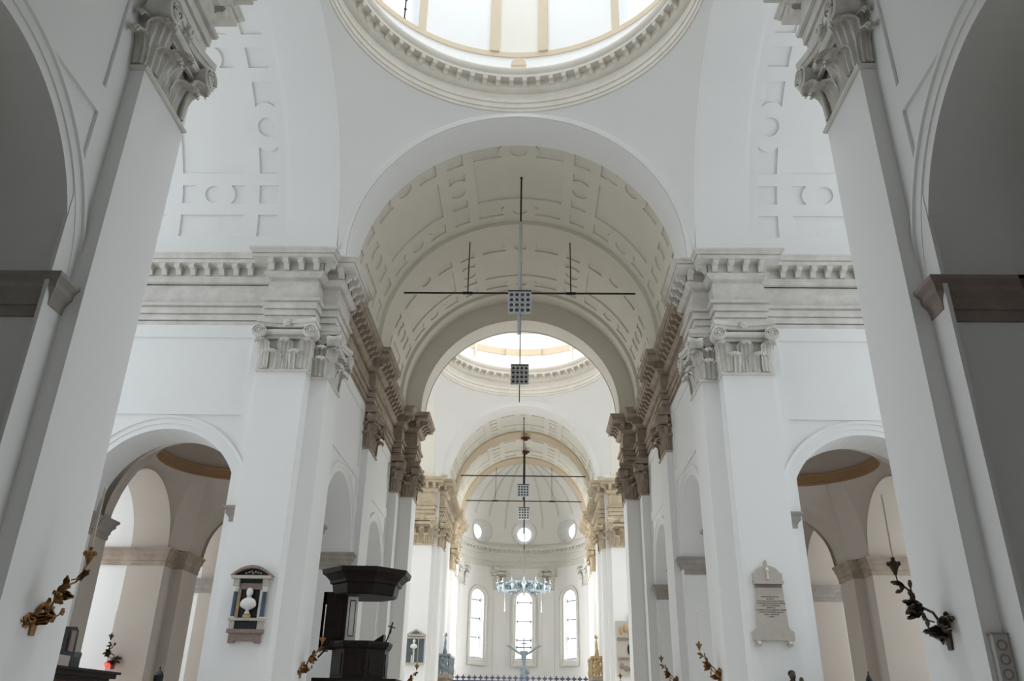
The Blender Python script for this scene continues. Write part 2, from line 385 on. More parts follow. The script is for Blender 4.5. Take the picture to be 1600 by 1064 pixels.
def sphere_pend(mb, cx, cy, hx, hy, R, zr, zs, ra, n=96, m=14):
    rho = sqrt(R*R+(zr-zs)**2)
    for sx in (1, -1):
        for sy in (1, -1):
            G = []
            for i in range(n+1):
                al = pi/2*i/n; pd = min(hx/max(1e-6, sin(al)), hy/max(1e-6, cos(al))); re = min(pd, rho); b0 = math.acos(R/rho); b1 = math.acos(min(1, re/rho))
                row = [(cx+sx*rho*cos(b0+(b1-b0)*j/m)*sin(al), cy+sy*rho*cos(b0+(b1-b0)*j/m)*cos(al), zs+rho*sin(b0+(b1-b0)*j/m)) for j in range(m+1)]
                G.append(row)
            mb.grid(G)
            D = [(cx+sx*rho*sin(a), cy+sy*rho*cos(a)) for a in [math.acos(min(1, hy/rho))+(math.asin(min(1, hx/rho))-math.acos(min(1, hy/rho)))*k/6 for k in range(7)]]
            mb.grid([[(x, y, 15.6), (x, y, zs)] for x, y in D])
            for (ux, uy, vx, vy) in ((cx+sx*ra, cy+sy*hy, cx+sx*hx, cy+sy*hy), (cx+sx*hx, cy+sy*ra, cx+sx*hx, cy+sy*hy)):
                mb.add([(ux, uy, 15.6), (vx, vy, 15.6), (vx, vy, zs), (ux, uy, zs)], [(0, 1, 2, 3)])
    for sg in (1, -1):
        ro = sqrt(rho**2-hy**2); mb.grid([[(cx-r*cos(pi*i/48), cy+sg*hy, zs+r*sin(pi*i/48)) for i in range(49)] for r in (ra, max(ro, ra+.01))])
        ro = sqrt(rho**2-hx**2); mb.grid([[(cx+sg*hx, cy-r*cos(pi*i/48), zs+r*sin(pi*i/48)) for i in range(49)] for r in (ra, max(ro, ra+.01))])
def rib(mb, ax, c, R0, R1, l0, l1, zs, zlow=15.6, n=48, s=1, R2=None):
    """band of vault soffit of radius R0 with faces up to R1; ax 'y': runs along y, centred x=c"""
    def ring(R): return [(-R, zlow)]+[(-R*cos(pi*i/n), zs+R*sin(pi*i/n)) for i in range(n+1)]+[(R, zlow)]
    f = (lambda u, l, z: (c+u, l, z)) if ax == 'y' else (lambda u, l, z: (s*l, c+u, z))
    A, Bq = ring(R0), ring(R1); Bf = ring(R2 or R1)
    mb.grid([[f(u, l0, z) for u, z in Bq], [f(u, l0, z) for u, z in A], [f(u, l1, z) for u, z in A], [f(u, l1, z) for u, z in Bf]])

def coffer_holes(R, l0, L, tot):
    """polygons in (arc angle deg from crown, length). tot: nominal length 5.6 scaled to L"""
    k = L/tot; n1, w_, n2 = (l0+.2*k, l0+.93*k), (l0+1.48*k, l0+3.85*k), (l0+4.4*k, l0+5.08*k)
    H = []
    rc = .34
    dg = math.degrees(1/R)
    def rect(a0, a1, c0, c1): H.append([(a0, c0), (a1, c0), (a1, c1), (a0, c1)])
    def disc(a, l, r=rc): H.append([(a+r*dg*cos(2*pi*i/20), l+r*sin(2*pi*i/20)) for i in range(20)])
    def cc_a(a0, a1, c0, c1, end):       # piece with a concave end in the angle direction
        m = (c0+c1)/2; h = (c1-c0)/2; dip = h*dg*.45
        arc = [(dip*(1-((m+h*t)-m)**2/h**2), m+h*t) for t in (-1, -.6, -.2, .2, .6, 1)]
        if end > 0: H.append([(a0, c0)]+[(a1-d, l) for d, l in arc]+[(a0, c1)])
        else: H.append([(a1, c1)]+[(a0+d, l) for d, l in arc[::-1]]+[(a1, c0)])
    def cc_l(a0, a1, c0, c1, end):
        m = (a0+a1)/2; h = (a1-a0)/2; dip = h/dg*.45
        arc = [(m+h*t, dip*(1-t*t)) for t in (-1, -.6, -.2, .2, .6, 1)]
        if end > 0: H.append([(a0, c0), (a1, c0)]+[(a, c1-d) for a, d in arc[::-1]])
        else: H.append([(a1, c1), (a0, c1)]+[(a, c0+d) for a, d in arc])
    for (c0, c1) in (n1, n2):
        m = (c0+c1)/2; r = (c1-c0)/2
        cc_a(-17.5, -6.3, c0, c1, 1); disc(0, m, r*.95); cc_a(6.3, 17.5, c0, c1, -1)
        for sg in (1, -1):
            for (a, b) in ((21.8, 28.4), (66.8, 73.0)):
                x0, x1 = sorted((sg*a, sg*b)); rect(x0, x1, c0, c1)
            x0, x1 = sorted((sg*33, sg*41)); cc_a(x0, x1, c0, c1, sg)
            disc(sg*47.5, m, r*.95)
            x0, x1 = sorted((sg*54, sg*62.8)); cc_a(x0, x1, c0, c1, -sg)
            x0, x1 = sorted((sg*77, sg*84.8)); rect(x0, x1, c0, c1)
    c0, c1 = w_; Lw = c1-c0; m = (c0+c1)/2
    rect(-17.5, 17.5, c0, c1)
    for sg in (1, -1):
        x0, x1 = sorted((sg*33, sg*62.8)); rect(x0, x1, c0, c1)
        x0, x1 = sorted((sg*77, sg*84.8)); rect(x0, x1, c0, c1)
        for (a, b) in ((21.8, 28.4), (66.8, 73.0)):
            x0, x1 = sorted((sg*a, sg*b))
            cc_l(x0, x1, c0, c0+Lw*.22, 1); disc((x0+x1)/2, m, (b-a)/2/dg*.95); cc_l(x0, x1, c1-Lw*.22, c1, -1)
    return H
def inpoly(x, y, P):
    c = False; j = len(P)-1
    for i in range(len(P)):
        if (P[i][1] > y) != (P[j][1] > y) and x < (P[j][0]-P[i][0])*(y-P[i][1])/(P[j][1]-P[i][1])+P[i][0]: c = not c
        j = i
    return c
def coffered(label, mapf, R, l0, l1, holes, m='vault', dep=.07, amin=-90, amax=90, step=.5):
    """mapf(angle_deg, length, radial) -> point"""
    kk = R*pi/180
    V = []; E = []; owner = []
    def contour(poly):
        pts = []
        n = len(poly)
        for i in range(n):
            a, b = poly[i], poly[(i+1) % n]
            d = math.hypot((b[0]-a[0])*kk, b[1]-a[1]); k = max(1, int(math.ceil(d/step)))
            for j in range(k): pts.append((a[0]+(b[0]-a[0])*j/k, a[1]+(b[1]-a[1])*j/k))
        return pts
    def addc(pts):
        n0 = len(V)
        for p in pts: V.append(Vector((p[0]*kk, p[1])))
        for i in range(len(pts)): E.append((n0+i, n0+(i+1) % len(pts)))
    holes = [h for h in holes if all(amin < p[0] < amax and l0 < p[1] < l1 for p in h)]
    cons = [contour(h) for h in holes]
    addc(contour([(amin, l0), (amax, l0), (amax, l1), (amin, l1)]))
    for c in cons: addc(c)
    na = int((amax-amin)*kk/step); nl = max(1, int((l1-l0)/1.1))
    for i in range(1, na):
        for j in range(1, nl):
            V.append(Vector(((amin+(amax-amin)*i/na)*kk+.011, l0+(l1-l0)*j/nl+.013)))
    vo, eo, fo, *_ = delaunay_2d_cdt(V, E, [], 0, 1e-5)
    bb = [(min(p[0] for p in h), max(p[0] for p in h), min(p[1] for p in h), max(p[1] for p in h)) for h in holes]
    base = MB(); pan = [[] for _ in holes]; basef = []
    for f in fo:
        cx_ = sum(vo[i].x for i in f)/len(f)/kk; cy_ = sum(vo[i].y for i in f)/len(f); k = -1
        for q, h in enumerate(holes):
            b = bb[q]
            if b[0] < cx_ < b[1] and b[2] < cy_ < b[3] and inpoly(cx_, cy_, h): k = q; break
        (basef if k < 0 else pan[k]).append(f)
    base.add([mapf(v.x/kk, v.y, 0) for v in vo], [tuple(f) for f in basef])
    root = base.build(m=m, kind='structure', name='ceiling_vault', label=label, cat='vault', smooth=True)
    for q in range(len(holes)):
        ids = sorted({i for f in pan[q] for i in f}); mp_ = {i: n for n, i in enumerate(ids)}
        mb = MB(); mb.add([mapf(vo[i].x/kk, vo[i].y, dep) for i in ids], [tuple(mp_[i] for i in f) for f in pan[q]])
        c = cons[q]; n = len(c)
        mb.add([mapf(a, l, 0) for a, l in c]+[mapf(a, l, dep) for a, l in c], [(i, (i+1) % n, (i+1) % n+n, i+n) for i in range(n)])
        mb.build('coffer_panel', m, root)
    return root

CY1 = 18.1; Z1 = 16.34
def mapy(R, zs):
    return lambda a, l, d: ((R+d)*sin(rad(a)), l, zs+(R+d)*cos(rad(a)))
def mapx(R, zs, cy, s):
    return lambda a, l, d: (s*l, cy+(R+d)*sin(rad(a)), zs+(R+d)*cos(rad(a)))
RV = 6.02
# bay B, two coffered units with ribs
mb = MB(); sphere_pend(mb, 0, CY1, 6.2, 6.0, 6.0, 22.42, Z1, 5.86)
mb.build('ceiling_pendentive', 'plaster', kind='structure', smooth=True, label='white pendentives carrying the large near dome', cat='vault')
mb = MB(); rib(mb, 'y', 0, 5.86, 5.87, 24.1, 25.78, Z1, R2=6.3); mb.build('ceiling_arch', 'plaster', smooth=True, kind='structure', label='broad plain arch opening the nave vault below the near dome', cat='arch')
mb = MB(); rib(mb, 'y', 0, 5.86, 6.3, 31.4, 33.15, Z1); mb.build('ceiling_arch', 'vault', smooth=True, kind='structure', label='plain transverse arch in the middle of the nave vault', cat='arch')
mb = MB(); rib(mb, 'y', 0, 5.86, 6.3, 37.95, 39.0, Z1)
mb.grid([[(R*-cos(pi*i/48), y, zs+R*sin(pi*i/48)) for i in range(49)] for R, y, zs in ((5.87, 39.0, Z1), (5.05, 39.02, 16.05), (5.05, 40.4, 16.05), (5.6, 40.4, 16.05))])
for sg in (1, -1): mb.add([(sg*5.87, 39.0, Z1), (sg*5.87, 39.0, 15.6), (sg*5.05, 39.02, 15.6), (sg*5.05, 39.02, 16.05)], [(0, 1, 2, 3)]); mb.add([(sg*5.05, 39.02, 15.6), (sg*5.05, 40.4, 15.6), (sg*5.05, 40.4, 16.05), (sg*5.05, 39.02, 16.05)], [(0, 1, 2, 3)])
mb.build('ceiling_arch', 'vault', smooth=True, kind='structure', label='stepped arch closing the nave vault before the second dome', cat='arch')
coffered('coffered barrel vault, first compartment after the near dome', mapy(RV, Z1), RV, 25.78, 31.4, coffer_holes(RV, 25.78, 5.62, 5.62))
coffered('coffered barrel vault, second compartment before the far dome', mapy(RV, Z1), RV, 33.15, 37.95, coffer_holes(RV, 33.15, 4.8, 5.62))
mb = MB()
for sg in (1, -1): mb.grid([[(sg*RV, y, 15.6), (sg*RV, y, Z1)] for y in (25.7, 38)])
mb.build('wall_vault_foot', 'plaster', kind='structure', label='low plaster strip between cornice and nave vault', cat='wall')
for s in (1, -1):
    w = SW[s]
    mb = MB(); rib(mb, 'x', CY1, 5.86, 5.87, 6.2, 8.0, Z1, s=s, R2=6.3); mb.build('ceiling_arch', 'plaster', smooth=True, kind='structure', label='plain lateral arch between near dome and %s transept' % w, cat='arch')
    coffered('coffered barrel vault of the %s transept' % w, mapx(RV, Z1, CY1, s), RV, 8.0, 17.0, coffer_holes(RV, 8.25, 5.3, 5.62), m='plaster')
    mb = MB()
    mb.grid([[(s*x, CY1+RV, 15.6), (s*x, CY1+RV, Z1)] for x in (6.4, 17)]); mb.grid([[(s*x, CY1-RV, 15.6), (s*x, CY1-RV, Z1)] for x in (6.4, 17)])
    mb.build('wall_vault_foot', 'plaster', kind='structure', label='plaster strip under the %s transept vault' % w, cat='wall')
mb = MB(); rib(mb, 'y', 0, 6.02, 6.6, -12, 10.4, Z1); mb.build('ceiling_vault', 'vault', smooth=True, kind='structure', label='plain barrel vault over the near bay above the viewer', cat='vault')
mb = MB(); arch_wall(mb, lambda u, d, z: (u, -12-d, z), -8, 8, 23, [(0, 2.6, 15.0, 8.0)], 1.0); mb.build('wall_facade', 'plaster', kind='structure', label='entrance wall behind the viewer with one large arched window', cat='wall')
mb = MB(); rib(mb, 'y', 0, 5.86, 6.6, 10.4, 12.1, Z1); mb.build('ceiling_arch', 'plaster', smooth=True, kind='structure', label='plain arch on the near side of the first dome', cat='arch')

mb = MB()
for sx in (1, -1):
    for sy in (1, -1): mb.box(*sorted((sx*6.23, sx*7.2)), *sorted((CY1+sy*6.03, CY1+sy*6.9)), 15.75, 19.5)
    mb.box(*sorted((sx*5.74, sx*6.6)), 51.64, 52.3, 15.75, 18.5)
mb.build('wall_corner_piers', 'plaster', kind='structure', label='masonry behind the pendentive corners', cat='wall')
# second crossing
CY2 = 46.0; Z2 = 16.05
mb = MB(); sphere_pend(mb, 0, CY2, 5.7, 5.6, 5.28, 21.52, Z2, 5.0)
mb.build('ceiling_pendentive', 'plaster', smooth=True, kind='structure', label='white pendentives carrying the farther dome', cat='vault')
for s in (1, -1):
    w = SW[s]
    mb = MB(); rib(mb, 'x', CY2, 5.0, 5.01, 5.7, 7.3, Z2, s=s, R2=5.5); R = 5.2
    mb.grid([[(s*x, CY2-R*cos(pi*i/32), Z2+R*sin(pi*i/32)) for i in range(33)] for x in (7.3, 13)])
    mb.build('ceiling_vault', 'cream', smooth=True, kind='structure', label='cream barrel vault of the far %s transept' % w, cat='vault')
    mb = MB(); mb.box(5.3, 14, 51.5, 51.62, 15.6, 16.2); 
    mb.T = side(s); mb.v = []; mb.f = []
    mb.box(5.35, 14, 51.05, 51.3, 15.75, 16.1); mb.build('wall_attic_%s' % w, 'plaster', kind='structure', label='attic strip above the far %s cornice' % w, cat='wall')
# chancel vault
mb = MB(); rib(mb, 'y', 0, 4.85, 5.32, 51.58, 53.2, Z2)
mb.grid([[(R*-cos(pi*i/48), 51.57, Z2+R*sin(pi*i/48)) for i in range(49)] for R in (4.85, 5.32)])
mb.grid([[(R*-cos(pi*i/48), y, Z2+R*sin(pi*i/48)) for i in range(49)] for R, y in ((4.85, 51.56), (4.85, 51.5), (5.30, 51.5), (5.32, 51.57))])
mb.build('ceiling_arch', 'plaster', smooth=True, kind='structure', label='white moulded arch opening the chancel vault', cat='arch')
for (a, b, t) in ((57.1, 58.7, 'middle of the chancel vault'), (63.6, 65.2, 'end of the chancel vault before the apse')):
    mb = MB(); rib(mb, 'y', 0, 4.85, 5.1, a, b, Z2); mb.build('ceiling_arch', 'beige', smooth=True, kind='structure', label='beige transverse rib at the '+t, cat='arch')
coffered('cream coffered vault over the near half of the chancel', mapy(5.0, Z2), 5.0, 53.2, 57.1, coffer_holes(5.0, 53.2, 3.9, 5.62), m='cream', dep=.06)
coffered('cream coffered vault over the far half of the chancel', mapy(5.0, Z2), 5.0, 58.7, 63.6, coffer_holes(5.0, 58.7, 4.9, 5.62), m='cream', dep=.06)
mb = MB()
for sg in (1, -1): mb.grid([[(sg*5.0, y, 15.6), (sg*5.0, y, Z2)] for y in (51.6, 65.3)])
mb.build('wall_vault_foot', 'cream', kind='structure', label='plaster strip under the chancel vault', cat='wall')

# ------------------------------------------------------------------ drums
def arc_bar(mb, cx, cy, R, a0, a1, z0, z1, d):
    n = max(1, int(abs(a1-a0)/3)+1)
    P = []
    for i in range(n+1):
        a = rad(a0+(a1-a0)*i/n); P.append([(cx+r*sin(a), cy+r*cos(a), z) for r, z in ((R, z0), (R-d, z0), (R-d, z1), (R, z1))])
    mb.grid(P, closev=True); mb.add(P[0], [(0, 1, 2, 3)]); mb.add(P[-1], [(3, 2, 1, 0)])
def drum(tag, cy, R, z0, Rw, zw, wins, posts, mod_n, k, m='ivory', a_lo=-125, a_hi=125, semi=True):
    pr = [(R+.35, z0-.02), (R, z0-.02), (R-.04, z0), (R-.04, z0+.12), (R-.08, z0+.14), (R-.08, z0+.32*k), (R-.12, z0+.34*k), (R-.12, z0+.5*k), (R-.05, z0+.52*k), (R-.05, z0+.78*k),
          (R-.12, z0+.8*k), (R-.2, z0+.9*k), (R-.22, z0+.92*k), (R-.22, z0+1.18*k), (R-.5, z0+1.2*k), (R-.5, z0+1.32*k), (R-.54, z0+1.36*k), (R-.58, z0+1.5*k), (R-.58, z0+1.56*k), (R-.4, z0+1.6*k), (R-.36, z0+1.75*k), (R+.3, z0+1.8*k)]
    mb = MB(); mb.lathe(pr, 0, cy, 96)
    o = mb.build(m=m, smooth=True, **trim('ring cornice with brackets at the foot of the '+tag, 'cornice'))
    rr = R-.22
    for i in range(mod_n):
        a = 360*(i+.5)/mod_n-180
        if a < a_lo or a > a_hi: continue
        a_ = rad(a)
        ob('modillion', MOD['ivory'], o, (rr*sin(a_), cy+rr*cos(a_), z0+1.19*k), -a_, sc=(.95, .8, .8*k))
    mb = MB()
    def mp(u, d, z): a = u/Rw; return ((Rw+d)*sin(a), cy+(Rw+d)*cos(a), z)
    ops = [(rad(a)*Rw, rad(hw)*Rw, zt, zb) for a, hw, zb, zt in wins]
    arch_wall(mb, mp, -pi*Rw, pi*Rw, zw, ops, .7, du=.45, z0=z0+1.7*k)
    mb.build('wall_drum', 'plaster', kind='structure', label='white drum wall under the '+tag, cat='wall')
    return o
A1 = 46.2
w1 = [(a, 7.9, 25.35, 28.9) for a in (-A1, A1, 180-A1, 180+A1-360)]
drum('large near dome', CY1, 6.0, 22.42, 6.2, 30.4, w1, None, 70, 1.05)
fr = thing('trim_beige_frame', 'beige painted frames on the wall of the near dome drum', 'moulding', (0, 0, 0), kind='structure')
mb = MB(); arc_bar(mb, 0, CY1, 6.21, -180, 180, 25.32, 25.56, .05); mb.build('sill_band', 'beige', fr)
for c in (0, 90, -90, 180):
    for (a, b) in ((-10.6, -7.2), (7.2, 10.6)):
        mb = MB(); arc_bar(mb, 0, CY1, 6.21, c+a, c+b, 25.56, 30.2, .10); mb.build('drum_post', 'beige', fr)
    mb = MB(); arc_bar(mb, 0, CY1, 6.21, c-7.2, c+7.2, 25.56, 30.2, .03); mb.build('drum_panel', 'cream', fr)
for c in (A1, -A1, 180-A1, A1-180):
    for (a, b) in ((-10.9, -8.0), (8.0, 10.9)):
        mb = MB(); arc_bar(mb, 0, CY1, 6.21, c+a, c+b, 25.56, 29.2, .05); mb.build('window_jamb', 'beige', fr)
mb = MB(); mb.prism([(-.30*cos(pi*i/14), .36*sin(pi*i/14)) for i in range(15)], 24.16-18.1+CY1, 24.3-18.1+CY1)
o = mb.build('keystone_lunette', 'beige', fr); o.location = (.0, -.12, 24.72)
for i, (a, hw, zb, zt) in enumerate(w1):
    a_ = rad(a); t = ob('window_%d' % (i+1), None, None, (6.65*sin(a_), CY1+6.65*cos(a_), zb), -a_, kind='structure', label='tall blown-out window in the near dome drum', cat='window')
    mb = MB(); W_ = .86; H_ = 3.55
    mb.add([(-W_, 0, 0), (W_, 0, 0), (W_, 0, H_)]+[(W_*cos(pi*k/12), 0, H_+W_*sin(pi*k/12)) for k in range(1, 12)]+[(-W_, 0, H_)], [tuple(range(15))])
    mb.build('pane', 'glass', t)
    mb = MB(); mb.box(.50, .54, -.05, .0, 0, 4.0); 
    for k in range(7): mb.box(.47, .57, -.07, 0, .25+k*.5, .29+k*.5)
    mb.build('glazing_bar', 'iron', t)
    mb = MB(); mb.box(-.88, .88, -.06, 0, -.02, .05)
    for k in range(5): mb.box(-.75+k*.36, -.68+k*.36, -.09, 0, .03, .09)
    mb.build('glazing_foot', 'iron', t)
# far drum
w2 = [(a, 11, 25.3, 28.6) for a in (-90, -50, 50, 90, 130, -130, 180)]
drum('farther dome', CY2, 5.25, 21.5, 5.6, 30.5, w2, None, 54, 1.15)
fr = thing('trim_far_frame', 'beige painted bands on the wall of the farther dome drum', 'moulding', kind='structure')
for (z0, z1) in ((24.65, 25.1), (26.35, 26.65)):
    mb = MB(); arc_bar(mb, 0, CY2, 5.61, -180, 180, z0, z1, .05); mb.build('band', 'beige', fr)
for c in (-36, 0, 36, 180):
    if c == 0 or c == 180:
        mb = MB(); arc_bar(mb, 0, CY2, 5.61, c-13, c+13, 23.6, 30, .16); mb.build('drum_pilaster', 'plaster', fr)
        for (z0, z1) in ((24.6, 25.05), (26.3, 26.6)):
            mb = MB(); arc_bar(mb, 0, CY2, 5.61, c-13, c+13, z0, z1, .20); mb.build('band', 'beige', fr)
    else:
        mb = MB(); arc_bar(mb, 0, CY2, 5.61, c-1, c+1, 23.6, 30, .10); mb.build('drum_post', 'stone', fr)

# ------------------------------------------------------------------ aisle domes
for s in (1, -1):
    w = SW[s]
    for nm, cy, hy, rx, rxb, ry in (('nearer', 28.42, 3.12, 2.07, 2.4, 2.32), ('farther', 35.9, 2.9, 2.07, 2.07, 2.2)):
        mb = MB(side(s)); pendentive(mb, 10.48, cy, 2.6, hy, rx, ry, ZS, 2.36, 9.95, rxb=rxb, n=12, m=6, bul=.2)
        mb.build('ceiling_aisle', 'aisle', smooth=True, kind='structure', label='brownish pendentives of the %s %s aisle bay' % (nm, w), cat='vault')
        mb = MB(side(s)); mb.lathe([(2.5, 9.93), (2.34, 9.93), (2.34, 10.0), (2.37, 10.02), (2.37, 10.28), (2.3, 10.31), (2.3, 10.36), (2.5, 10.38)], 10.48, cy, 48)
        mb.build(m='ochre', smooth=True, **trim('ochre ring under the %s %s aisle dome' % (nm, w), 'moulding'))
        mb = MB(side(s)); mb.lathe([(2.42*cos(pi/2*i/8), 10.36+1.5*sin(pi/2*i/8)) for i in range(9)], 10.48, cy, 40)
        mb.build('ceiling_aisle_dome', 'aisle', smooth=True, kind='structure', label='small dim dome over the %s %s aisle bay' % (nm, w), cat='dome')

# ------------------------------------------------------------------ entablatures
for s in (1, -1):
    w = SW[s]
    entablature('pale stone entablature with brackets on the near pier, %s side' % w, [(NW, -12), (NW, 10.4), (6.0, 10.4), (6.0, 12.0), (6.55, 12.0), (6.55, 12.6), (8.1, 12.6), (8.1, 12.25), (17, 12.25)], s, 'stone')
    entablature('grey stone entablature with brackets along the %s transept wall and far pier' % w, [(17, 23.95), (8.1, 23.95), (8.1, 23.55), (6.55, 23.55), (6.55, 24.15), (6.0, 24.15), (6.0, 25.0)], s, 'stone')
    entablature('brown stained entablature with brackets along the nave, %s side' % w, [(6.0, 25.0), (6.0, 25.8), (NW, 25.8), (NW, 31.5), (6.0, 31.5), (6.0, 33.15), (NW, 33.15), (NW, 38.4), (5.88, 38.4), (5.88, 39.35), (5.25, 39.35), (5.25, 40.75), (5.7, 40.75), (5.7, 41.3), (8, 41.3)], s, 'brown')
    entablature('golden stone entablature of the chancel arch and bay, %s side' % w, [(13, 51.6), (6.95, 51.6), (6.95, 51.25), (5.6, 51.25), (5.6, 51.8), (5.03, 51.8), (5.03, 53.5), (5.3, 53.5), (5.3, 60.3), (5.05, 60.3), (5.05, 61.7), (5.3, 61.7), (5.3, 63.3), (5.05, 63.3), (5.05, 65.2)], s, 'warm', sp=.46)
# ------------------------------------------------------------------ apse
AC = 65.2; AR = 5.25
def mp_ap(u, d, z): a = u/AR; return ((AR+d)*sin(a), AC+(AR+d)*cos(a), z)
awin = [(-45.2, 7.4), (0.8, 7.4), (46.4, 7.4)]
mb = MB(); arch_wall(mb, mp_ap, -pi/2*AR, pi/2*AR, 15.3, [(rad(a)*AR, rad(h)*AR, 10.7, 6.15) for a, h in awin], .9, du=.4)
mb.build('wall_apse', 'plaster', smooth=False, kind='structure', label='curved white apse wall with three tall windows', cat='wall')
pth = [(AR*sin(rad(90-180*i/40)), AC+AR*cos(rad(90-180*i/40))) for i in range(41)]
mb = MB(); sweep(mb, pth, [(o*.55, 13.3+(z-13.3)*.70) for o, z in ENT]); o = mb.build(m='marble', smooth=True, **trim('pale dentilled entablature curving round the apse', 'entablature'))
for i in range(34):
    a = rad(-84+168*i/33); r = AR-.15
    ob('modillion', MOD['marble'], o, (r*sin(a), AC+r*cos(a), 13.3+2.085*.7), -a, sc=(.75, .5, .62))
oc = [(-43.5, 16.22), (0.3, 16.32), (45.9, 16.28)]
def apmap(a, l, d):   # l: height above 15.0; cylinder to 16.3 then sphere
    R = 5.2
    if l < 1.3: return ((R+d)*sin(rad(a)), AC+(R+d)*cos(rad(a)), 15.0+l)
    e = (l-1.3)/R
    return ((R+d)*cos(e)*sin(rad(a)), AC+(R+d)*cos(e)*cos(rad(a)), 16.3+(R-.25+d)*sin(e))
def circ(a, z, r, n=28): return [(a+math.degrees(r/5.2)*cos(2*pi*i/n), z-15+r*sin(2*pi*i/n)) for i in range(n)]
def apse_dome():
    kk = 5.2*pi/180; V = []; E = []
    def addc(pts):
        n0 = len(V)
        for p in pts: V.append(Vector((p[0]*kk, p[1])))
        for i in range(len(pts)): E.append((n0+i, n0+(i+1) % len(pts)))
    top = 1.3+5.2*pi/2-.02
    bd = [(-90+180*i/36, 0) for i in range(37)]+[(90, top*i/20) for i in range(1, 21)]+[(90-180*i/36, top) for i in range(1, 37)]+[(-90, top-top*i/20) for i in range(1, 20)]
    addc(bd); H = [circ(a, z, .95) for a, z in oc]
    for h in H: addc(h)
    for i in range(1, 36):
        for j in range(1, 20): V.append(Vector(((-90+180*i/36)*kk+.003, top*j/20+.004)))
    vo, eo, fo, *_ = delaunay_2d_cdt(V, E, [], 0, 1e-5)
    F = [f for f in fo if not any(inpoly(sum(vo[i].x for i in f)/3/kk, sum(vo[i].y for i in f)/3, h) for h in H)]
    mb = MB(); mb.add([apmap(v.x/kk, v.y, 0) for v in vo], F)
    return mb.build('ceiling_apse', 'plaster', smooth=True, kind='structure', label='ribbed white half dome of the apse', cat='vault')
ad = apse_dome()
for a in (-72, -54, -36, -18, 0, 18, 36, 54, 72):
    mb = MB(); lo = 2.6 if abs(a) in (36, 54, 0) else 1.6
    mb.grid([[apmap(a+da/max(.12, cos(min(1.45, max(0, (l-1.3)/5.2)))), l, d) for da, d in ((-1, 0), (-.8, -.06), (.8, -.06), (1, 0))] for l in [lo+(8.6-lo)*i/16 for i in range(17)]])
    mb.build('rib', 'marble', ad)
mb = MB(); sweep(mb, [(4.3*sin(rad(90-180*i/40))*1, AC+4.3*cos(rad(90-180*i/40))) for i in range(0)] or pth, [(.05, 15.25), (.12, 15.25), (.12, 15.3), (.05, 15.3)]); mb.build('string_course', 'marble', ad)
for i, (a, z) in enumerate(oc):
    a_ = rad(a); t = ob('window_%d' % (i+5), None, None, (5.2*sin(a_), AC+5.2*cos(a_), z), -a_, kind='structure', label='round oculus window above the apse cornice, %s' % ('to the left', 'central', 'to the right')[i], cat='window')
    mb = MB()
    P = [(1.12, .02), (1.1, -.07), (.97, -.07), (.95, .0), (.93, .05), (.62, .7), (.60, .75)]
    mb.grid([[(r*cos(2*pi*k/32), y+(0 if j > 2 else 0)-(r*cos(2*pi*k/32))**2/10.4, r*sin(2*pi*k/32)) for j, (r, y) in enumerate(P)] for k in range(32)], closeu=True)
    mb.build('splayed_surround', 'marble', t, smooth=True)
    mb = MB(); mb.add([(.62*cos(2*pi*k/32), .7, .62*sin(2*pi*k/32)) for k in range(32)], [tuple(range(32))]); mb.build('pane', 'glass', t)
for i, (a, h) in enumerate(awin):
    a_ = rad(a); t = ob('window_%d' % (i+8), None, None, (5.2*sin(a_), AC+5.2*cos(a_), 6.15), -a_, kind='structure', label='tall arched apse window, %s' % ('to the left', 'in the centre', 'to the right')[i], cat='window')
    W_ = .60; H_ = 4.55
    def outl(W, H, z0=0): return [(-W, z0), (-W, H)]+[(-W*cos(pi*k/14), H+W*sin(pi*k/14)) for k in range(1, 14)]+[(W, H), (W, z0)]
    mb = MB()
    P = [(1.06, .0, -.55), (1.04, -.09, -.55), (.88, -.09, -.38), (.84, .0, -.34), (.74, .05, -.2), (.60, .42, 0), (.58, .45, 0)]
    mb.grid([[(u, y-u*u/10.4, z) for u, z in outl(W, H_, zb)] for W, y, zb in P])
    for (u0, y0, z0_), (u1, y1, z1_) in zip(P, P[1:]):
        mb.add([(-u0, y0-u0*u0/10.4, z0_), (u0, y0-u0*u0/10.4, z0_), (u1, y1-u1*u1/10.4, z1_), (-u1, y1-u1*u1/10.4, z1_)], [(0, 1, 2, 3)])
    mb.build('moulded_surround', 'marble', t)
    mb = MB(); pts = outl(W_, H_); mb.add([(u, .44, z) for u, z in pts], [tuple(range(len(pts)))]); mb.build('pane', 'glass', t)
    for z in ((1.55, 3.0, 4.45) if i != 1 else (.95, 1.5, 2.95, 4.45)):
        mb = MB(); mb.box(-W_, W_, .37, .43, z-.03, z+.03)
        for sg in (-1, 1):
            mb.prism([(sg*W_, z+.03), (sg*(W_-.1), z+.03), (sg*W_, z+.13)], .38, .42); mb.prism([(sg*W_, z-.03), (sg*(W_-.1), z-.03), (sg*W_, z-.13)], .38, .42)
        mb.build('glazing_bar', 'bluedark', t)
    mb = MB(); mb.box(-W_, W_, .36, .43, 0, .08); mb.build('glazing_foot', 'bluedark', t)
    if i == 1:
        mb = MB(); mb.box(-.20, -.17, .38, .42, 0, 1.5); mb.build('glazing_bar', 'bluedark', t)
        mb = MB(); mb.prism([(-1.5, 5.55), (0, 6.35), (1.5, 5.55), (1.5, 5.4), (0, 6.15), (-1.5, 5.4)], -.35, .05); mb.prism([(-1.3, 5.4), (0, 6.05), (1.3, 5.4), (1.3, 5.3), (-1.3, 5.3)], -.12, .1)
        mb.build('pediment', 'marble', t)

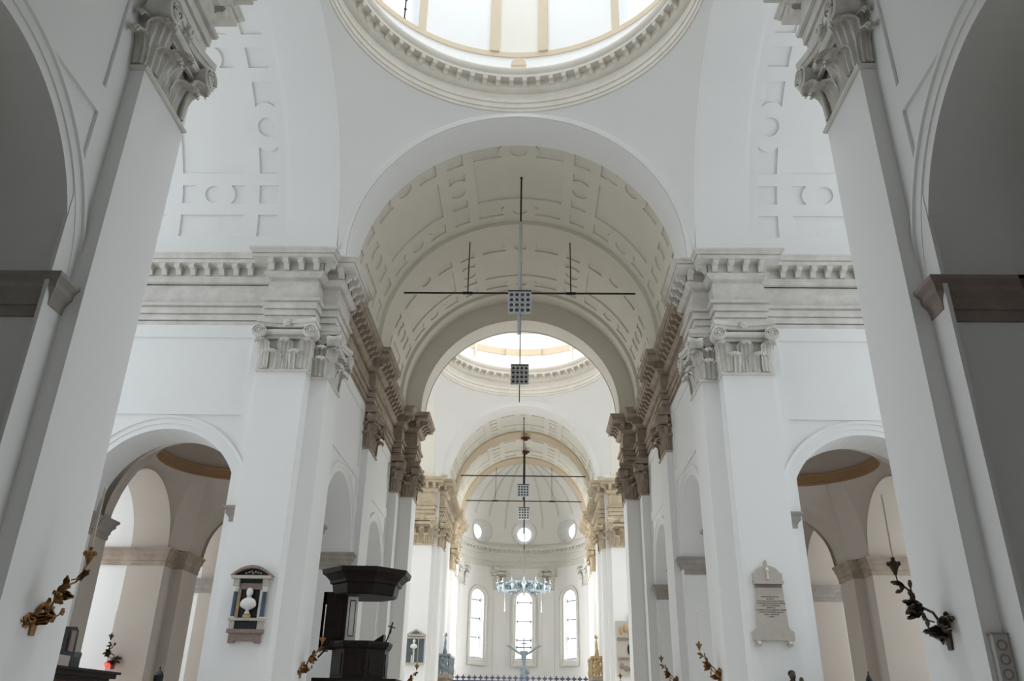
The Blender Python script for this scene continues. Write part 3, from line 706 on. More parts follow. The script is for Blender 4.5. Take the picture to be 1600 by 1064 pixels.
# ------------------------------------------------------------------ pilasters with capitals
def leaf_mesh(m, h, wl, curl=.13):
    nu, nt = 17, 15; F = []; Bk = []
    for j in range(nt):
        t = j/(nt-1)
        if t < .7:
            q = t/.7; z = h*q; d = .015+.07*q*q; nz, nd = 0, 1
        else:
            q = (t-.7)/.3*pi*1.05; z = h+curl*.62*sin(q); d = .085+curl*.75*(1-cos(q))
        lob = 1+.10*abs(sin(t*pi*3.5))
        Wt = wl*(.5 if t < .7 else .5*(1-.62*((t-.7)/.3)**1.4))*(.86+.14*sin(min(1, t/.6)*pi/2))*lob
        row = []; rb = []
        for i in range(nu):
            u = (i/(nu-1)*2-1); cup = .05*(1-u*u)+.022*cos(u*pi*4)
            row.append((u*Wt, -(d+cup), z-(.05*u*u if t > .7 else 0))); rb.append((u*Wt*.97, -(d+cup)+.03, z-(.05*u*u if t > .7 else 0)-.012))
        F.append(row); Bk.append(rb)
    mb = MB(); mb.grid(F); mb.grid([r[::-1] for r in Bk])
    for k in (0, nu-1): mb.add([F[j][k] for j in range(nt)]+[Bk[j][k] for j in range(nt)], [(j, j+1, j+1+nt, j+nt) for j in range(nt-1)])
    mb.add(F[-1]+Bk[-1], [(i, i+1, i+1+nu, i+nu) for i in range(nu-1)])
    return mb.mesh('leaf', m, True)
def volute_mesh(m, r=.235):
    mb = MB(); n = 20
    mb.grid([[(r*cos(2*pi*k/n)*q, y, r*sin(2*pi*k/n)*q) for q, y in ((0, -.02), (.9, -.02), (1, 0), (.93, .10), (.78, .22), (.9, .34), (.95, .42), (0, .42))] for k in range(n)], closeu=True)
    pts = []; N_ = 46
    for i in range(N_):
        t = i/(N_-1); a = t*2*pi*2.4; rr = r*(.9-.78*t); pts.append((rr*cos(a), -.035, rr*sin(a)))
    mb.tube(pts, [.024*(1-.3*i/N_) for i in range(N_)], 5)
    mb.ball((0, -.035, 0), .035)
    return mb.mesh('volute', m, True)
def rosette_mesh(m):
    mb = MB(); mb.box(-.13, .13, -.02, .12, -.14, .14)
    for k in range(6):
        a = 2*pi*k/6+.3; mb.ball((.085*cos(a), -.05, .085*sin(a)), .06, .045, .06, 8)
    mb.ball((0, -.085, 0), .05, .05, .05, 8)
    return mb.mesh('rosette', m, True)
CAPM = {}
def capset(m):
    if m not in CAPM:
        CAPM[m] = dict(lo=leaf_mesh(m, .50, .66, .19), up=leaf_mesh(m, .88, .60, .19), vol=volute_mesh(m), ros=rosette_mesh(m))
    return CAPM[m]
def pilaster(label, loc, rz, wd, dp=.35, m='stone', group='pilasters with leafy capitals', left=0, right=0, det=1, shaft='plaster', z0=11.59):
    """front centre at loc facing local -y; left/right: depth of visible returns carrying leaves"""
    S = capset(m); H = 1.72; h = wd/2
    t = thing('pilaster', label, 'pilaster', loc, rz, group)
    mb = MB(); mb.box(-h, h, 0, dp, 0, z0-.08); mb.build('shaft', shaft, t)
    cp = MB()
    cp.box(-h+.07, h-.07, .08, dp, 0, 1.2)
    pth = [(-h, dp), (-h, 0), (h, 0), (h, dp)]
    pr = [(0, -.1), (.035, -.1), (.065, -.07), (.065, -.03), (.03, 0), (0, .02)]
    G = [[(x+sx*o, y+sy*o, z) for o, z in pr] for x, y, sx, sy in ((-h, dp, -1, 0), (-h, 0, -1, -1), (h, 0, 1, -1), (h, dp, 1, 0))]
    cp.grid(G)
    pr2 = [(.0, 1.04), (.06, 1.05), (.08, 1.08), (.03, 1.12), (.03, 1.15), (.12, 1.17), (.16, 1.24), (.15, 1.31), (.08, 1.38), (.0, 1.40), (0, 1.42)]
    cp.grid([[(x+sx*o*.8, y+sy*o, z) for o, z in pr2] for x, y, sx, sy in ((-h, dp, -1, 0), (-h, 0, -1, -1), (h, 0, 1, -1), (h, dp, 1, 0))])
    c = cp.build('capital', m, t, loc=(0, 0, z0), smooth=True)
    # abacus with concave front
    k = 12; fr_ = [(-h-.16+(2*h+.32)*i/k, -.26+.17*(1-(2*i/k-1)**2)) for i in range(k+1)]
    ab = MB(); poly = fr_+[(h+.16, dp), (-h-.16, dp)]
    ab.prism(poly, 1.44, 1.56, 'z'); poly2 = [(x*1.02, y-.04 if i <= k else y) for i, (x, y) in enumerate(poly)]; ab.prism(poly2, 1.56, 1.71, 'z')
    ab.build('abacus', m, c)
    ob('rosette', S['ros'], c, (0, -.13, 1.57), 0, sc=(.9, 1, 1))
    vs = min(1, wd/1.1) if wd > .5 else .6
    for sg in (-1, 1):
        ob('volute', S['vol'], c, (sg*(h+.05), -.30, 1.22), 0, sc=(sg*vs, 1, 1))
    nl = max(1, int(round(wd/.75))); sc0 = wd/nl/.78
    for i in range(nl):
        x = -h+wd*(i+.5)/nl
        ob('leaf', S['lo'], c, (x, .05, 0), 0, sc=(sc0*.92, 1, 1))
    for i in range(nl+1):
        x = -h+wd*i/nl; x = max(-h+.12, min(h-.12, x))
        ob('leaf', S['up'], c, (x, .07 if 0 < i < nl else .04, .02), (0 if 0 < i < nl else (-.5 if i == 0 else .5)), sc=(sc0*.82, 1, 1))
    for sg, d in ((-1, left), (1, right)):
        if d > 0:
            sc1 = d/.62
            ob('leaf', S['lo'], c, (sg*h, d/2, 0), sg*pi/2, sc=(sc1, 1, 1)); ob('leaf', S['up'], c, (sg*h, d/2+.02, .02), sg*pi/2, sc=(sc1, .9, 1))
            if d > .4: ob('volute', S['vol'], c, (sg*(h+.14), d*.5, 1.27), sg*pi/2, sc=(.8, .8, .85))
    return t
for s in (1, -1):
    w = SW[s]; r = -pi/2 if s > 0 else pi/2
    nr = dict(left=.0, right=.0)
    def lr(v): return dict(left=v) if s < 0 else dict(right=v)
    # for right side rz=-90deg: local +x -> world -y (towards camera)
    pilaster('big white pilaster on the near pier, %s side, its dark capital cut by the frame' % w, (s*6.0, 11.2, 0), r, 1.6, .3, 'stone', **lr(.28))
    pilaster('viewer-facing crossing pilaster with a framed bust on its shaft' if s < 0 else 'viewer-facing crossing pilaster with an inscribed tablet on its shaft', (s*7.325, 23.55, 0), 0, 1.55, .40, 'stone')
    pilaster('pilaster on the nave side of the far crossing pier, %s of the nave' % w, (s*6.0, 24.975, 0), r, 1.65, .55, 'stone', **lr(.55))
    pilaster('pilaster between the two nave arches, %s side' % w, (s*6.0, 32.33, 0), r, 1.65, .3, 'brown', **lr(.3))
    pilaster('narrow pilaster just before the second crossing pier, %s side' % w, (s*5.88, 38.87, 0), r, .95, .45, 'brown', **lr(.3))
    pilaster('slim projecting pilaster under the second dome arch, %s side' % w, (s*5.25, 40.05, 0), r, 1.4, .65, 'brown', **lr(.63))
    pilaster('cream pilaster facing the viewer at the chancel entrance, %s side' % w, (s*6.25, 51.25, 0), 0, 1.3, .45, 'warm')
    pilaster('pilaster on the nave side of the chancel entrance, %s side' % w, (s*5.03, 52.65, 0), r, 1.7, .6, 'warm', **lr(.5))
    pilaster('chancel pilaster halfway to the apse, %s side' % w, (s*5.05, 61.0, 0), r, 1.4, .3, 'warm', **lr(.25))
    pilaster('last chancel pilaster beside the apse opening, %s side' % w, (s*5.05, 64.2, 0), r, 1.6, .3, 'marble', **lr(.25))
for a in (-70, -22, 23.5, 71):
    a_ = rad(a)
    pilaster({-70: 'apse pilaster at the far left beside the left tall window', -22: 'apse pilaster between the left and central windows', 23.5: 'apse pilaster between the central and right windows', 71: 'apse pilaster at the far right beside the right tall window'}[a], (5.16*sin(a_), AC+5.16*cos(a_), 0), -a_, 1.05, .25, 'marble')
# ------------------------------------------------------------------ gilded candle arms
GL = leaf_mesh('gold', .13, .13, .05); DL = leaf_mesh('darkgold', .13, .13, .05)
def flower_mesh(m):
    mb = MB()
    for k in range(6):
        a = 2*pi*k/6; mb.ball((.03*cos(a), -.01, .03*sin(a)), .024, .014, .024, 6)
    mb.ball((0, -.02, 0), .018, n=6); return mb.mesh('flower', m, True)
FLW = {m: flower_mesh(m) for m in ('gold', 'darkgold')}
def candle_arm(label, loc, rz, m='gold', sc=1, cl=.84, votive=False, swing=0):
    t = thing('candle_bracket', label, 'candle holder', loc, rz, 'carved candle brackets on the piers', sc=(sc, sc, sc))
    pts = [(0, 0, 0), (0, -.07, .02), (.08, -.12, .12), (.06, -.18, .25), (-.07, -.25, .33), (-.07, -.34, .42), (.06, -.41, .50), (.03, -.48, .58), (-.02, -.53, .66), (swing, -.55, .74)]
    mb = MB(); mb.tube(pts, [.030, .022, .018, .018, .017, .015, .013, .012, .010, .010], 8)
    mb.build('stem', m, t, smooth=True)
    mb = MB(); mb.ball((0, -.01, -.02), .075, .035, .11); mb.prism([(-.05, -.2), (.05, -.2), (.07, -.05), (-.07, -.05)], -.03, 0, 'y'); mb.build('wall_boss', m, t, smooth=True)
    L = GL if m == 'gold' else DL
    rnd = random.Random(7)
    for i, (k, n, q) in enumerate(((0, 5, 1.15), (2, 2, .9), (4, 4, .9), (5, 1, .6), (7, 2, .6))):
        p = pts[k]
        for j in range(n):
            a = 2*pi*j/n+rnd.random()
            ob('leaf', L, t, (p[0], p[1]-.01, p[2]), rot=(rnd.uniform(-.8, 1.1), a, rnd.uniform(-2.2, 2.2)), sc=(q, q, q))
    for (x, y, z) in ((.13, -.42, .60), (-.13, -.2, .22), (.11, -.28, .12)):
        b = MB(); b.tube([(0, y+.04, z-.08), (x*.6, y, z-.05), (x, y, z)], [.012, .010, .008], 6); b.build('twig', m, t)
        ob('flower', FLW[m], t, (x, y-.01, z))
    mb = MB(); x0 = swing
    mb.lathe([(0, .72), (.02, .73), (.035, .78), (.06, .83), (.065, .86), (.03, .88), (.026, .96), (0, .96)], x0, -.55, 10)
    for k in range(7):
        a = 2*pi*k/7; mb.ball((x0+.07*cos(a), -.55+.07*sin(a), .875), .022, .022, .032, 6)
    mb.build('cup', m, t, smooth=True)
    mb = MB(); mb.tube([(x0, -.55, .95), (x0, -.55, .95+cl)], .013, 8); c = mb.build('candle', 'wax', t)
    mb = MB(); mb.ball((x0, -.55, .965+cl), .02, .02, .028, 8); mb.build('candle_tip', 'tip', c)
    if votive:
        mb = MB(); mb.ball((-.02, -.35, -.1), .1, .1, .09); mb.build('votive_light', 'votive', t, smooth=True)
    return t
candle_arm('bright gilded leafy candle bracket with a tall cream candle, beside the grey impost arch', (-6.0, 11.22, 2.72), pi/2)
candle_arm('blackened leafy candle bracket on the near pilaster, below the reddish impost', (6.0, 11.22, 2.72), -pi/2, 'darkgold')
candle_arm('gilded candle bracket on the pier with the inscribed tablet', (6.0, 25.0, 2.82), -pi/2, 'gold')
candle_arm('gilded candle bracket between the two nave arches opposite the pulpit', (6.0, 32.35, 2.95), -pi/2, 'gold')
candle_arm('gilded candle bracket just before the dark wooden pulpit', (-6.0, 25.0, 2.82), pi/2, 'gold')
candle_arm('gilded candle bracket in front of the slate wall monument beyond the pulpit', (-5.25, 40.0, 2.8), pi/2, 'gold', sc=1.2)
candle_arm('candle bracket with a glowing red votive light inside the aisle arch', (-14.2, 30.7, 3.25), 0, 'darkgold', cl=.75, votive=True)
candle_arm('gilded candle bracket below the coloured marble monument', (5.25, 40.0, 2.7), -pi/2, 'gold', sc=1.0)

# ------------------------------------------------------------------ framed bust monument
def bust_mesh(mb, cx, cy, z, k=1.0):
    mb.ball((cx, cy, z+.50*k), .10*k, .105*k, .13*k, 16)                     # skull
    mb.ball((cx, cy-.04*k, z+.44*k), .08*k, .08*k, .09*k, 12)              # jaw
    mb.ball((cx, cy-.105*k, z+.49*k), .016*k, .03*k, .032*k, 8)               # nose
    mb.ball((cx, cy-.09*k, z+.40*k), .045*k, .035*k, .05*k, 8)                # beard
    for sg in (-1, 1): mb.ball((cx+sg*.088*k, cy, z+.49*k), .014*k, .02*k, .032*k, 6); mb.ball((cx+sg*.034*k, cy-.088*k, z+.52*k), .014*k, .01*k, .012*k, 6)
    P = []
    for zz, rx, ry, dx in ((.38, .065, .06, 0), (.34, .072, .062, 0), (.315, .11, .075, 0), (.29, .165, .09, 0), (.25, .21, .105, 0), (.19, .238, .12, 0), (.12, .25, .125, 0), (.07, .225, .12, 0), (.03, .16, .10, 0), (0, .09, .08, 0), (-.03, .045, .05, 0), (-.06, .045, .045, 0), (-.09, .075, .07, 0), (-.13, .085, .08, 0)):
        P.append([(cx+rx*k*cos(2*pi*i/20), cy+ry*k*sin(2*pi*i/20)-(.02*k*abs(cos(i*1.3)) if .05 < zz < .3 else 0), z+zz*k) for i in range(20)])
    mb.grid(P, closev=True)
def bust_monument():
    t = thing('bust_monument', 'wall monument of dark and rose marble framing a white bearded bust, on the viewer-facing pier', 'monument', (-7.24, 23.55, 3.48))
    def P(name, m, *bx, par=None):
        mb = MB()
        for b in bx: mb.box(*b)
        return mb.build(name, m, par or t)
    P('base_bracket', 'rose', (-.44, .44, -.12, 0, 0, .2), (-.5, .5, -.17, 0, .2, .3))
    for sg in (-1, 1):
        mb = MB(); mb.prism([(sg*.28, -.06), (sg*.44, -.06), (sg*.44, 0), (sg*.28, 0)], -.12, 0, 'y'); mb.build('console', 'rose', t)
    P('predella', 'black', (-.32, .32, -.12, 0, .3, .52)); P('plinth_block', 'tan', (-.46, -.32, -.15, 0, .3, .52)); P('plinth_block', 'tan', (.32, .46, -.15, 0, .3, .52))
    P('ledge', 'tan', (-.5, .5, -.2, 0, .52, .59))
    P('niche', 'black', (-.27, .27, -.05, 0, .59, 1.36))
    for sg in (-1, 1):
        P('inner_jamb', 'yellow' if sg < 0 else 'marble', (min(sg*.27, sg*.34), max(sg*.27, sg*.34), -.11, 0, .59, 1.36))
        mb = MB(); mb.lathe([(.06, .59), (.07, .62), (.058, .66), (.058, 1.28), (.05, 1.30)], sg*.41, -.12, 14); c = mb.build('column', 'blue', t, smooth=True)
        mb = MB(); mb.lathe([(.055, 1.29), (.06, 1.33), (.085, 1.38), (.09, 1.42), (0, 1.42)], sg*.41, -.12, 10); mb.build('column_capital', 'marble', c)
        P('column_base', 'marble', (sg*.41-.08, sg*.41+.08, -.2, -.04, .585, .62), par=c)
        P('frieze_block', 'tan', (sg*.41-.08, sg*.41+.08, -.2, 0, 1.42, 1.64))
    P('lintel', 'rose', (-.33, .33, -.12, 0, 1.36, 1.52)); P('frieze', 'black', (-.33, .33, -.10, 0, 1.52, 1.64))
    P('cornice', 'tan', (-.56, .56, -.26, 0, 1.64, 1.72))
    mb = MB(); n = 16
    arc = [(-.60+1.2*i/n, 1.72+.28*(1-(2*i/n-1)**2)) for i in range(n+1)]; inn = [(x*.86, 1.72+(z-1.72)*.72) for x, z in arc]
    for i in range(n): mb.prism([arc[i], arc[i+1], inn[i+1], inn[i]], -.26, 0, 'y')
    mb.build('segmental_pediment', 'rose', t)
    mb = MB(); mb.prism([(x*.99, z) for x, z in inn], -.08, 0, 'y'); mb.build('tympanum', 'black', t)
    mb = MB()
    for k, (x, z) in enumerate(((-.2, 1.80), (-.12, 1.83), (-.05, 1.85), (0, 1.80), (.07, 1.84), (.14, 1.82), (.22, 1.80))): mb.ball((x, -.1, z), .035, .03, .03, 8)
    mb.build('carved_foliage', 'tan', t, smooth=True)
    mb = MB(); bust_mesh(mb, .0, -.16, .82, .92); mb.build('bust', 'marble', t, smooth=True)
    mb = MB(); mb.ball((0, -.15, .64), .12, .08, .08); mb.box(-.1, .1, -.22, -.06, .585, .62); mb.build('bust_socle', 'yellow', t, smooth=True)
bust_monument()

# ------------------------------------------------------------------ inscribed tablet
def tablet():
    t = thing('memorial_tablet', 'tan stone memorial tablet with a domed top and painted Latin inscription', 'memorial', (7.2, 23.55, 3.58))
    def P(name, m, poly, d):
        mb = MB(); mb.prism(poly, -d, 0, 'y'); return mb.build(name, m, t)
    P('base', 'tan', [(-.57, .12), (.55, .12), (.55, .34), (.47, .40), (.43, .46), (-.44, .46), (-.48, .40), (-.57, .34)], .11)
    P('slab', 'tan', [(-.44, .44), (.43, .44), (.38, 1.50), (-.36, 1.50)], .08)
    P('neck', 'rose', [(-.36, 1.50), (.38, 1.50), (.38, 1.60), (-.36, 1.60)], .06)
    P('moulding', 'tan', [(-.39, 1.60), (.40, 1.60), (.43, 1.68), (-.42, 1.68)], .15)
    n = 16; P('domed_top', 'tan', [(-.40, 1.68)]+[(-.40, 1.90), (-.36, 1.90)]+[(.0-.35*cos(pi*i/n), 1.86+.24*sin(pi*i/n)) for i in range(1, n)]+[(.37, 1.90), (.41, 1.90), (.41, 1.68)], .09)
    P('finial', 'tan', [(-.05, 2.08), (.04, 2.08), (.03, 2.22), (.0, 2.27), (-.04, 2.22)], .06)
    mb = MB(); mb.ball((0, -.11, 1.98), .05, .04, .07, 8); mb.ball((0, -.10, 1.86), .03, .03, .08, 8); mb.ball((0, -.10, 1.76), .045, .03, .04, 8); mb.build('carved_emblem', 'marble', t, smooth=True)
    for x in (-.42, .42):
        mb = MB(); mb.box(x-.06, x+.06, -.13, 0, -.02, .12); b = mb.build('foot_bracket', 'tan', t)
        mb = MB(); mb.ball((x, -.135, .05), .04, .02, .04, 8); mb.build('rosette', 'marble', b, smooth=True)
    lines = ['I', 'HIERONYMO MILCHI', 'ALTERIO', 'DOCTORI HVIVS CIVIS TARVISII', 'CVRIAE PRAEPOSITO VIXIT ANNOS', 'LXXVI ET CONTINVO', 'OPERE PIO', 'OB MERITA IN ECCLESIAM ET VRBEM', 'IN SPE ET IN REQVIE SANCTA', 'HOC L EXTRVXIT', 'ANNO']
    cv = bpy.data.curves.new('inscription', 'FONT'); cv.body = '\n'.join(lines); cv.size = .052; cv.align_x = 'CENTER'; cv.space_line = 1.12; cv.extrude = .002
    cv.materials.append(M['ink'])
    tmp = bpy.data.objects.new('tmp', cv); COL.objects.link(tmp); bpy.context.view_layer.update()
    me = bpy.data.meshes.new_from_object(tmp.evaluated_get(bpy.context.evaluated_depsgraph_get())); bpy.data.objects.remove(tmp)
    ob('inscription', me, t, (.0, -.0825, 1.30), rot=(pi/2, 0, 0), kind='stuff')
tablet()

# ------------------------------------------------------------------ monuments at the chancel
t = thing('slate_monument', 'dark slate wall monument with a triangular pediment and a small white bust', 'monument', (-6.2, 51.25, 4.55))
mb = MB(); mb.box(-.52, .5, -.1, 0, .1, 1.42); mb.build('slab', 'slate', t)
mb = MB(); mb.box(-.56, .54, -.16, 0, 1.42, 1.5); mb.box(-.56, .54, -.2, 0, 1.58, 1.66); mb.box(-.55, .53, -.12, 0, 0, .1); mb.build('cornice', 'tan', t)
mb = MB(); mb.prism([(-.6, 1.66), (.58, 1.66), (0, 1.98)], -.18, 0); mb.build('pediment', 'tan', t)
mb = MB(); mb.prism([(-.35, 1.69), (.33, 1.69), (0, 1.87)], -.2, -.1); mb.build('tympanum', 'slate', t)
mb = MB(); bust_mesh(mb, -.08, -.18, .85, .85); mb.build('bust', 'marble', t, smooth=True)
mb = MB(); mb.box(-.12, -.03, -.16, -.05, .1, .8); mb.box(-.22, -.15, -.16, -.05, .1, .5); mb.build('stem', 'marble', t)
t = thing('marble_monument', 'coloured marble altar-like monument with a dark niche on the cream chancel pilaster', 'monument', (6.35, 51.25, 4.1))
mb = MB(); mb.box(-.65, .65, -.12, 0, 0, 3.05); mb.build('backing', 'tan', t)
mb = MB(); mb.box(-.6, .6, -.17, 0, 1.95, 2.1); mb.box(-.6, .6, -.2, 0, .9, 1.0); mb.build('cornice', 'rose', t)
mb = MB(); mb.prism([(.3+.42*cos(2*pi*i/16)*.8, 1.45+.42*sin(2*pi*i/16)) for i in range(16)], -.16, -.1); mb.build('dark_niche', 'black', t)
mb = MB(); [mb.ball((-.35+.25*k, -.14, 2.5+.15*sin(k*2)), .12, .05, .25, 8) for k in range(4)]; mb.build('relief', 'yellow', t, smooth=True)
mb = MB(); [mb.ball((-.4+.27*k, -.14, .45+.1*cos(k*2)), .14, .05, .16, 8) for k in range(4)]; mb.build('relief', 'rose', t, smooth=True)
mb = MB(); mb.ball((.28, -.16, 2.45), .2, .06, .22, 10); mb.build('medallion', 'marble', t, smooth=True)
mb = MB(); mb.ball((.2, -.1, 3.2), .1, .08, .18, 8); mb.ball((.2, -.1, 3.42), .06, .06, .07, 8); mb.build('crowning_figure', 'rose', t, smooth=True)

# ------------------------------------------------------------------ pulpit
def pulpit():
    t = thing('pulpit', 'dark walnut pulpit with a broad sounding board, against the nave wall under the first arch', 'pulpit', (-4.95, 28.3, 0))
    def oct_(r, z, cx=0, cy=0, ph=.5): return [(cx+r*cos(2*pi*(i+ph)/8), cy+r*sin(2*pi*(i+ph)/8), z) for i in range(8)]
    def stack(name, pr, m='wood', cx=0, cy=0, sx=1):
        mb = MB(); mb.grid([[(x*sx, y, z) for x, y, z in oct_(r, z, cx, cy)] for r, z in pr], closev=True)
        mb.add(oct_(pr[0][0], pr[0][1], cx, cy), [tuple(range(8))[::-1]]); mb.add(oct_(pr[-1][0], pr[-1][1], cx, cy), [tuple(range(8))])
        return mb.build(name, m, t)
    stack('sounding_board', [(1.02, 5.28), (1.08, 5.33), (1.12, 5.5), (1.14, 5.62), (1.22, 5.66), (1.24, 5.75), (1.4, 5.9), (1.5, 5.95), (1.54, 6.1), (1.3, 6.14), (.2, 6.2)])
    body = stack('body', [(.5, 2.2), (.7, 2.35), (.96, 2.62), (1.0, 2.66), (.93, 2.72), (.93, 3.62), (1.0, 3.68), (1.05, 3.80), (1.05, 3.86)])
    for i in range(8):
        a = 2*pi*i/8
        mb = MB(); mb.T = lambda x, y, z, a=a: (x*cos(a)-y*sin(a), x*sin(a)+y*cos(a), z)
        mb.box(.855, .885, -.24, .24, 2.85, 3.5); p = mb.build('body_panel', 'wood', body)
    mb = MB(); mb.T = lambda x, y, z: (x*cos(-pi/2)-y*sin(-pi/2), x*sin(-pi/2)+y*cos(-pi/2), z)
    for z in (3.05, 3.32): mb.ball((.9, .33, z), .05, .06, .09, 8)
    mb.build('carved_heads', 'wood', body, smooth=True)
    mb = MB(); mb.box(-1.3, -.5, -.45, -.33, 3.6, 5.4); mb.box(-1.3, -1.2, -.45, .5, 3.6, 5.4); mb.build('backboard', 'wood', t)
    mb = MB(); mb.box(-1.16, -.62, -.475, -.45, 3.95, 5.2); mb.build('backboard_panel', 'wood', t)
    mb = MB(); mb.T = lambda x, y, z: (-.5+x*.95-y*.31, -.33+x*.31+y*.95, z)
    mb.box(0, .34, 0, .05, 3.86, 5.3); w_ = mb.build('lit_side_wing', 'marble', t)  # white colour stands in for apse light falling on this wing
    mb = MB(); mb.T = lambda x, y, z: (-.5+x*.95-y*.31, -.33+x*.31+y*.95, z)
    for b in ((.07, .09, -.01, 0, 4.05, 5.15), (.25, .27, -.01, 0, 4.05, 5.15), (.09, .25, -.01, 0, 4.03, 4.06), (.09, .25, -.01, 0, 5.14, 5.17)): mb.box(*b)
    mb.build('wing_outline', 'wood', w_)
    mb = MB(); mb.prism([(.35, 3.86), (.75, 3.86), (.75, 4.12)], -.2, .25); mb.build('reading_desk', 'wood', t)
    mb = MB(); mb.box(-1.3, 1.35, -.9, 1.2, 2.6, 2.75); mb.box(-1.2, 1.2, -.8, 1.1, 0, 2.6); mb.build('stair_base', 'wood', t)
    mb = MB(); mb.tube([(-1.2, -.75, 3.35), (-.95, -.85, 3.6)], .03); mb.tube([(-.95, -.85, 3.6), (-.7, -.9, 3.86)], .03); mb.build('handrail', 'wood', t)
    c = thing('crucifix', 'small dark crucifix leaning outward on the pulpit rim', 'crucifix', (-4.08, 27.9, 3.86))
    mb = MB(); mb.tube([(0, 0, 0), (.09, 0, .25), (.18, 0, .62)], .024); mb.build('shaft', 'iron', c)
    mb = MB(); mb.tube([(.04, 0, .50), (.27, 0, .44)], .018); mb.build('crossbar', 'iron', c)
    mb = MB(); mb.ball((.13, -.03, .36), .03, .025, .1, 8); mb.ball((.16, -.03, .49), .025, .025, .03, 8); mb.build('corpus', 'iron', c, smooth=True)
pulpit()

# ------------------------------------------------------------------ confessionals in the transepts
def confessional(label, loc, s, crest):
    t = thing('confessional', label, 'confessional', loc)
    def P(name, m, *bx):
        mb = MB(side(s))
        for b in bx: mb.box(*b)
        return mb.build(name, m, t)
    P('body', 'redwood', (-.75, .75, -1.45, 1.45, 0, 2.3)); P('cornice', 'wood', (-.85, .85, -1.55, 1.55, 2.3, 2.4), (-.95, .95, -1.68, 1.68, 2.4, 2.5), (-1.02, 1.02, -1.76, 1.76, 2.5, 2.56))
    for y in (-.75, .75): P('door_panel', 'wood', (-.79, -.75, y-.5, y+.5, .3, 2.0))
    P('attic_block', 'tan', (-.3, .2, -1.2, .5, 2.56, 2.87))
    mb = MB(side(s)); mb.prism(crest, -.3, .1, 'x'); mb.build('carved_crest', 'black', t)
    return t
cr1 = [(-1.0, 2.86), (-.95, 3.0), (-.8, 3.06), (-.62, 3.28), (-.3, 3.42), (.02, 3.42), (.2, 3.34), (.22, 3.5), (.5, 3.52), (.62, 3.44), (.66, 2.86), (.82, 2.84), (.95, 2.98), (1.02, 2.94), (.98, 2.78), (1.0, 2.56), (.55, 2.56), (.5, 2.86)]
t1 = confessional('reddish wooden confessional with a black carved crest in the transept near the red votive light', (-10.75, 20.2, 0), -1, cr1)
mb = MB(); mb.box(.30, .34, .26, .46, 2.95, 3.42); mb.build('painted_inset', 'rose', t1)
for (y, z) in ((-.42, 3.14), (-.12, 3.16), (-.38, 2.98), (-.08, 3.0)):
    mb = MB(); mb.ball((.3, y, z), .03, .07, .05, 8); mb.build('pierced_scroll', 'marble', t1, smooth=True)
cr2 = [(-1.6, 2.56), (-1.5, 4.2), (-1.0, 4.1), (-.6, 3.9), (-.3, 3.75), (-.1, 3.45), (.05, 3.5), (.1, 3.3), (.3, 3.12), (.5, 3.15), (.62, 3.4), (.78, 3.42), (.85, 3.28), (.78, 3.1), (.8, 2.95), (.9, 2.8), (.85, 2.56)]
confessional('dark wooden confessional with a jagged black crest behind the blackened candle bracket', (10.85, 20.9, 0), 1, cr2)
def pole_lantern(label, loc, h, sc):
    t = thing('processional_lantern', label, 'lantern', loc)
    mb = MB(); mb.lathe([(0, 0), (.2, 0), (.2, .05), (.03, .1), (.022, h-.3), (0, h-.3)], n=12); mb.build('pole', 'wood', t)
    mb = MB(); mb.lathe([(0, h-.32), (.06*sc, h-.3), (.11*sc, h-.27), (.12*sc, h-.05), (.09*sc, h), (.05*sc, h+.05), (.015, h+.09), (.02, h+.13), (0, h+.16)], n=8); mb.build('lantern_body', 'black', t)
pole_lantern('black pointed lantern top on a pole between the red votive light and the bust pier', (-8.35, 21.0, 0), 2.52, 1)
pole_lantern('tiny dark finial on a pole beside the wooden confessional with a jagged crest', (9.35, 22.9, 0), 2.78, .7)
# wooden statue
t = thing('statue', 'dark wooden statue of a robed figure holding a child below the inscribed tablet', 'statue', (7.42, 23.0, 0))
mb = MB(); mb.box(-.3, .3, -.3, .3, 0, 1.45); mb.box(-.34, .34, -.34, .34, 1.45, 1.52); mb.build('pedestal', 'tan', t)
mb = MB(); P_ = []
for z, rx, ry in ((1.52, .26, .2), (1.7, .24, .19), (2.0, .2, .16), (2.3, .2, .15), (2.5, .21, .14), (2.6, .17, .12), (2.66, .07, .07), (2.70, .055, .055)):
    P_.append([((rx+.012*cos(7*2*pi*i/28))*cos(2*pi*i/28), (ry+.012*cos(7*2*pi*i/28))*sin(2*pi*i/28), z) for i in range(28)])
mb.grid(P_, closev=True); mb.ball((.0, -.02, 2.79), .085, .095, .115, 14); mb.ball((0, -.11, 2.78), .015, .02, .02, 6)
mb.tube([(-.18, 0, 2.52), (-.22, -.12, 2.36), (-.08, -.2, 2.35)], [.06, .05, .035]); mb.tube([(.18, 0, 2.52), (.24, -.12, 2.36), (.14, -.2, 2.42)], [.06, .05, .035])
mb.build('robed_figure', 'darkgold', t, smooth=True)
mb = MB(); mb.ball((0, .03, 2.85), .10, .09, .09, 12); mb.build('hair', 'wood', t, smooth=True)
mb = MB(); mb.ball((.15, -.17, 2.5), .08, .07, .12, 10); mb.ball((.17, -.18, 2.69), .06, .065, .075, 10); mb.tube([(.12, -.22, 2.42), (.1, -.27, 2.3)], [.04, .03]); mb.build('child', 'darkgold', t, smooth=True)

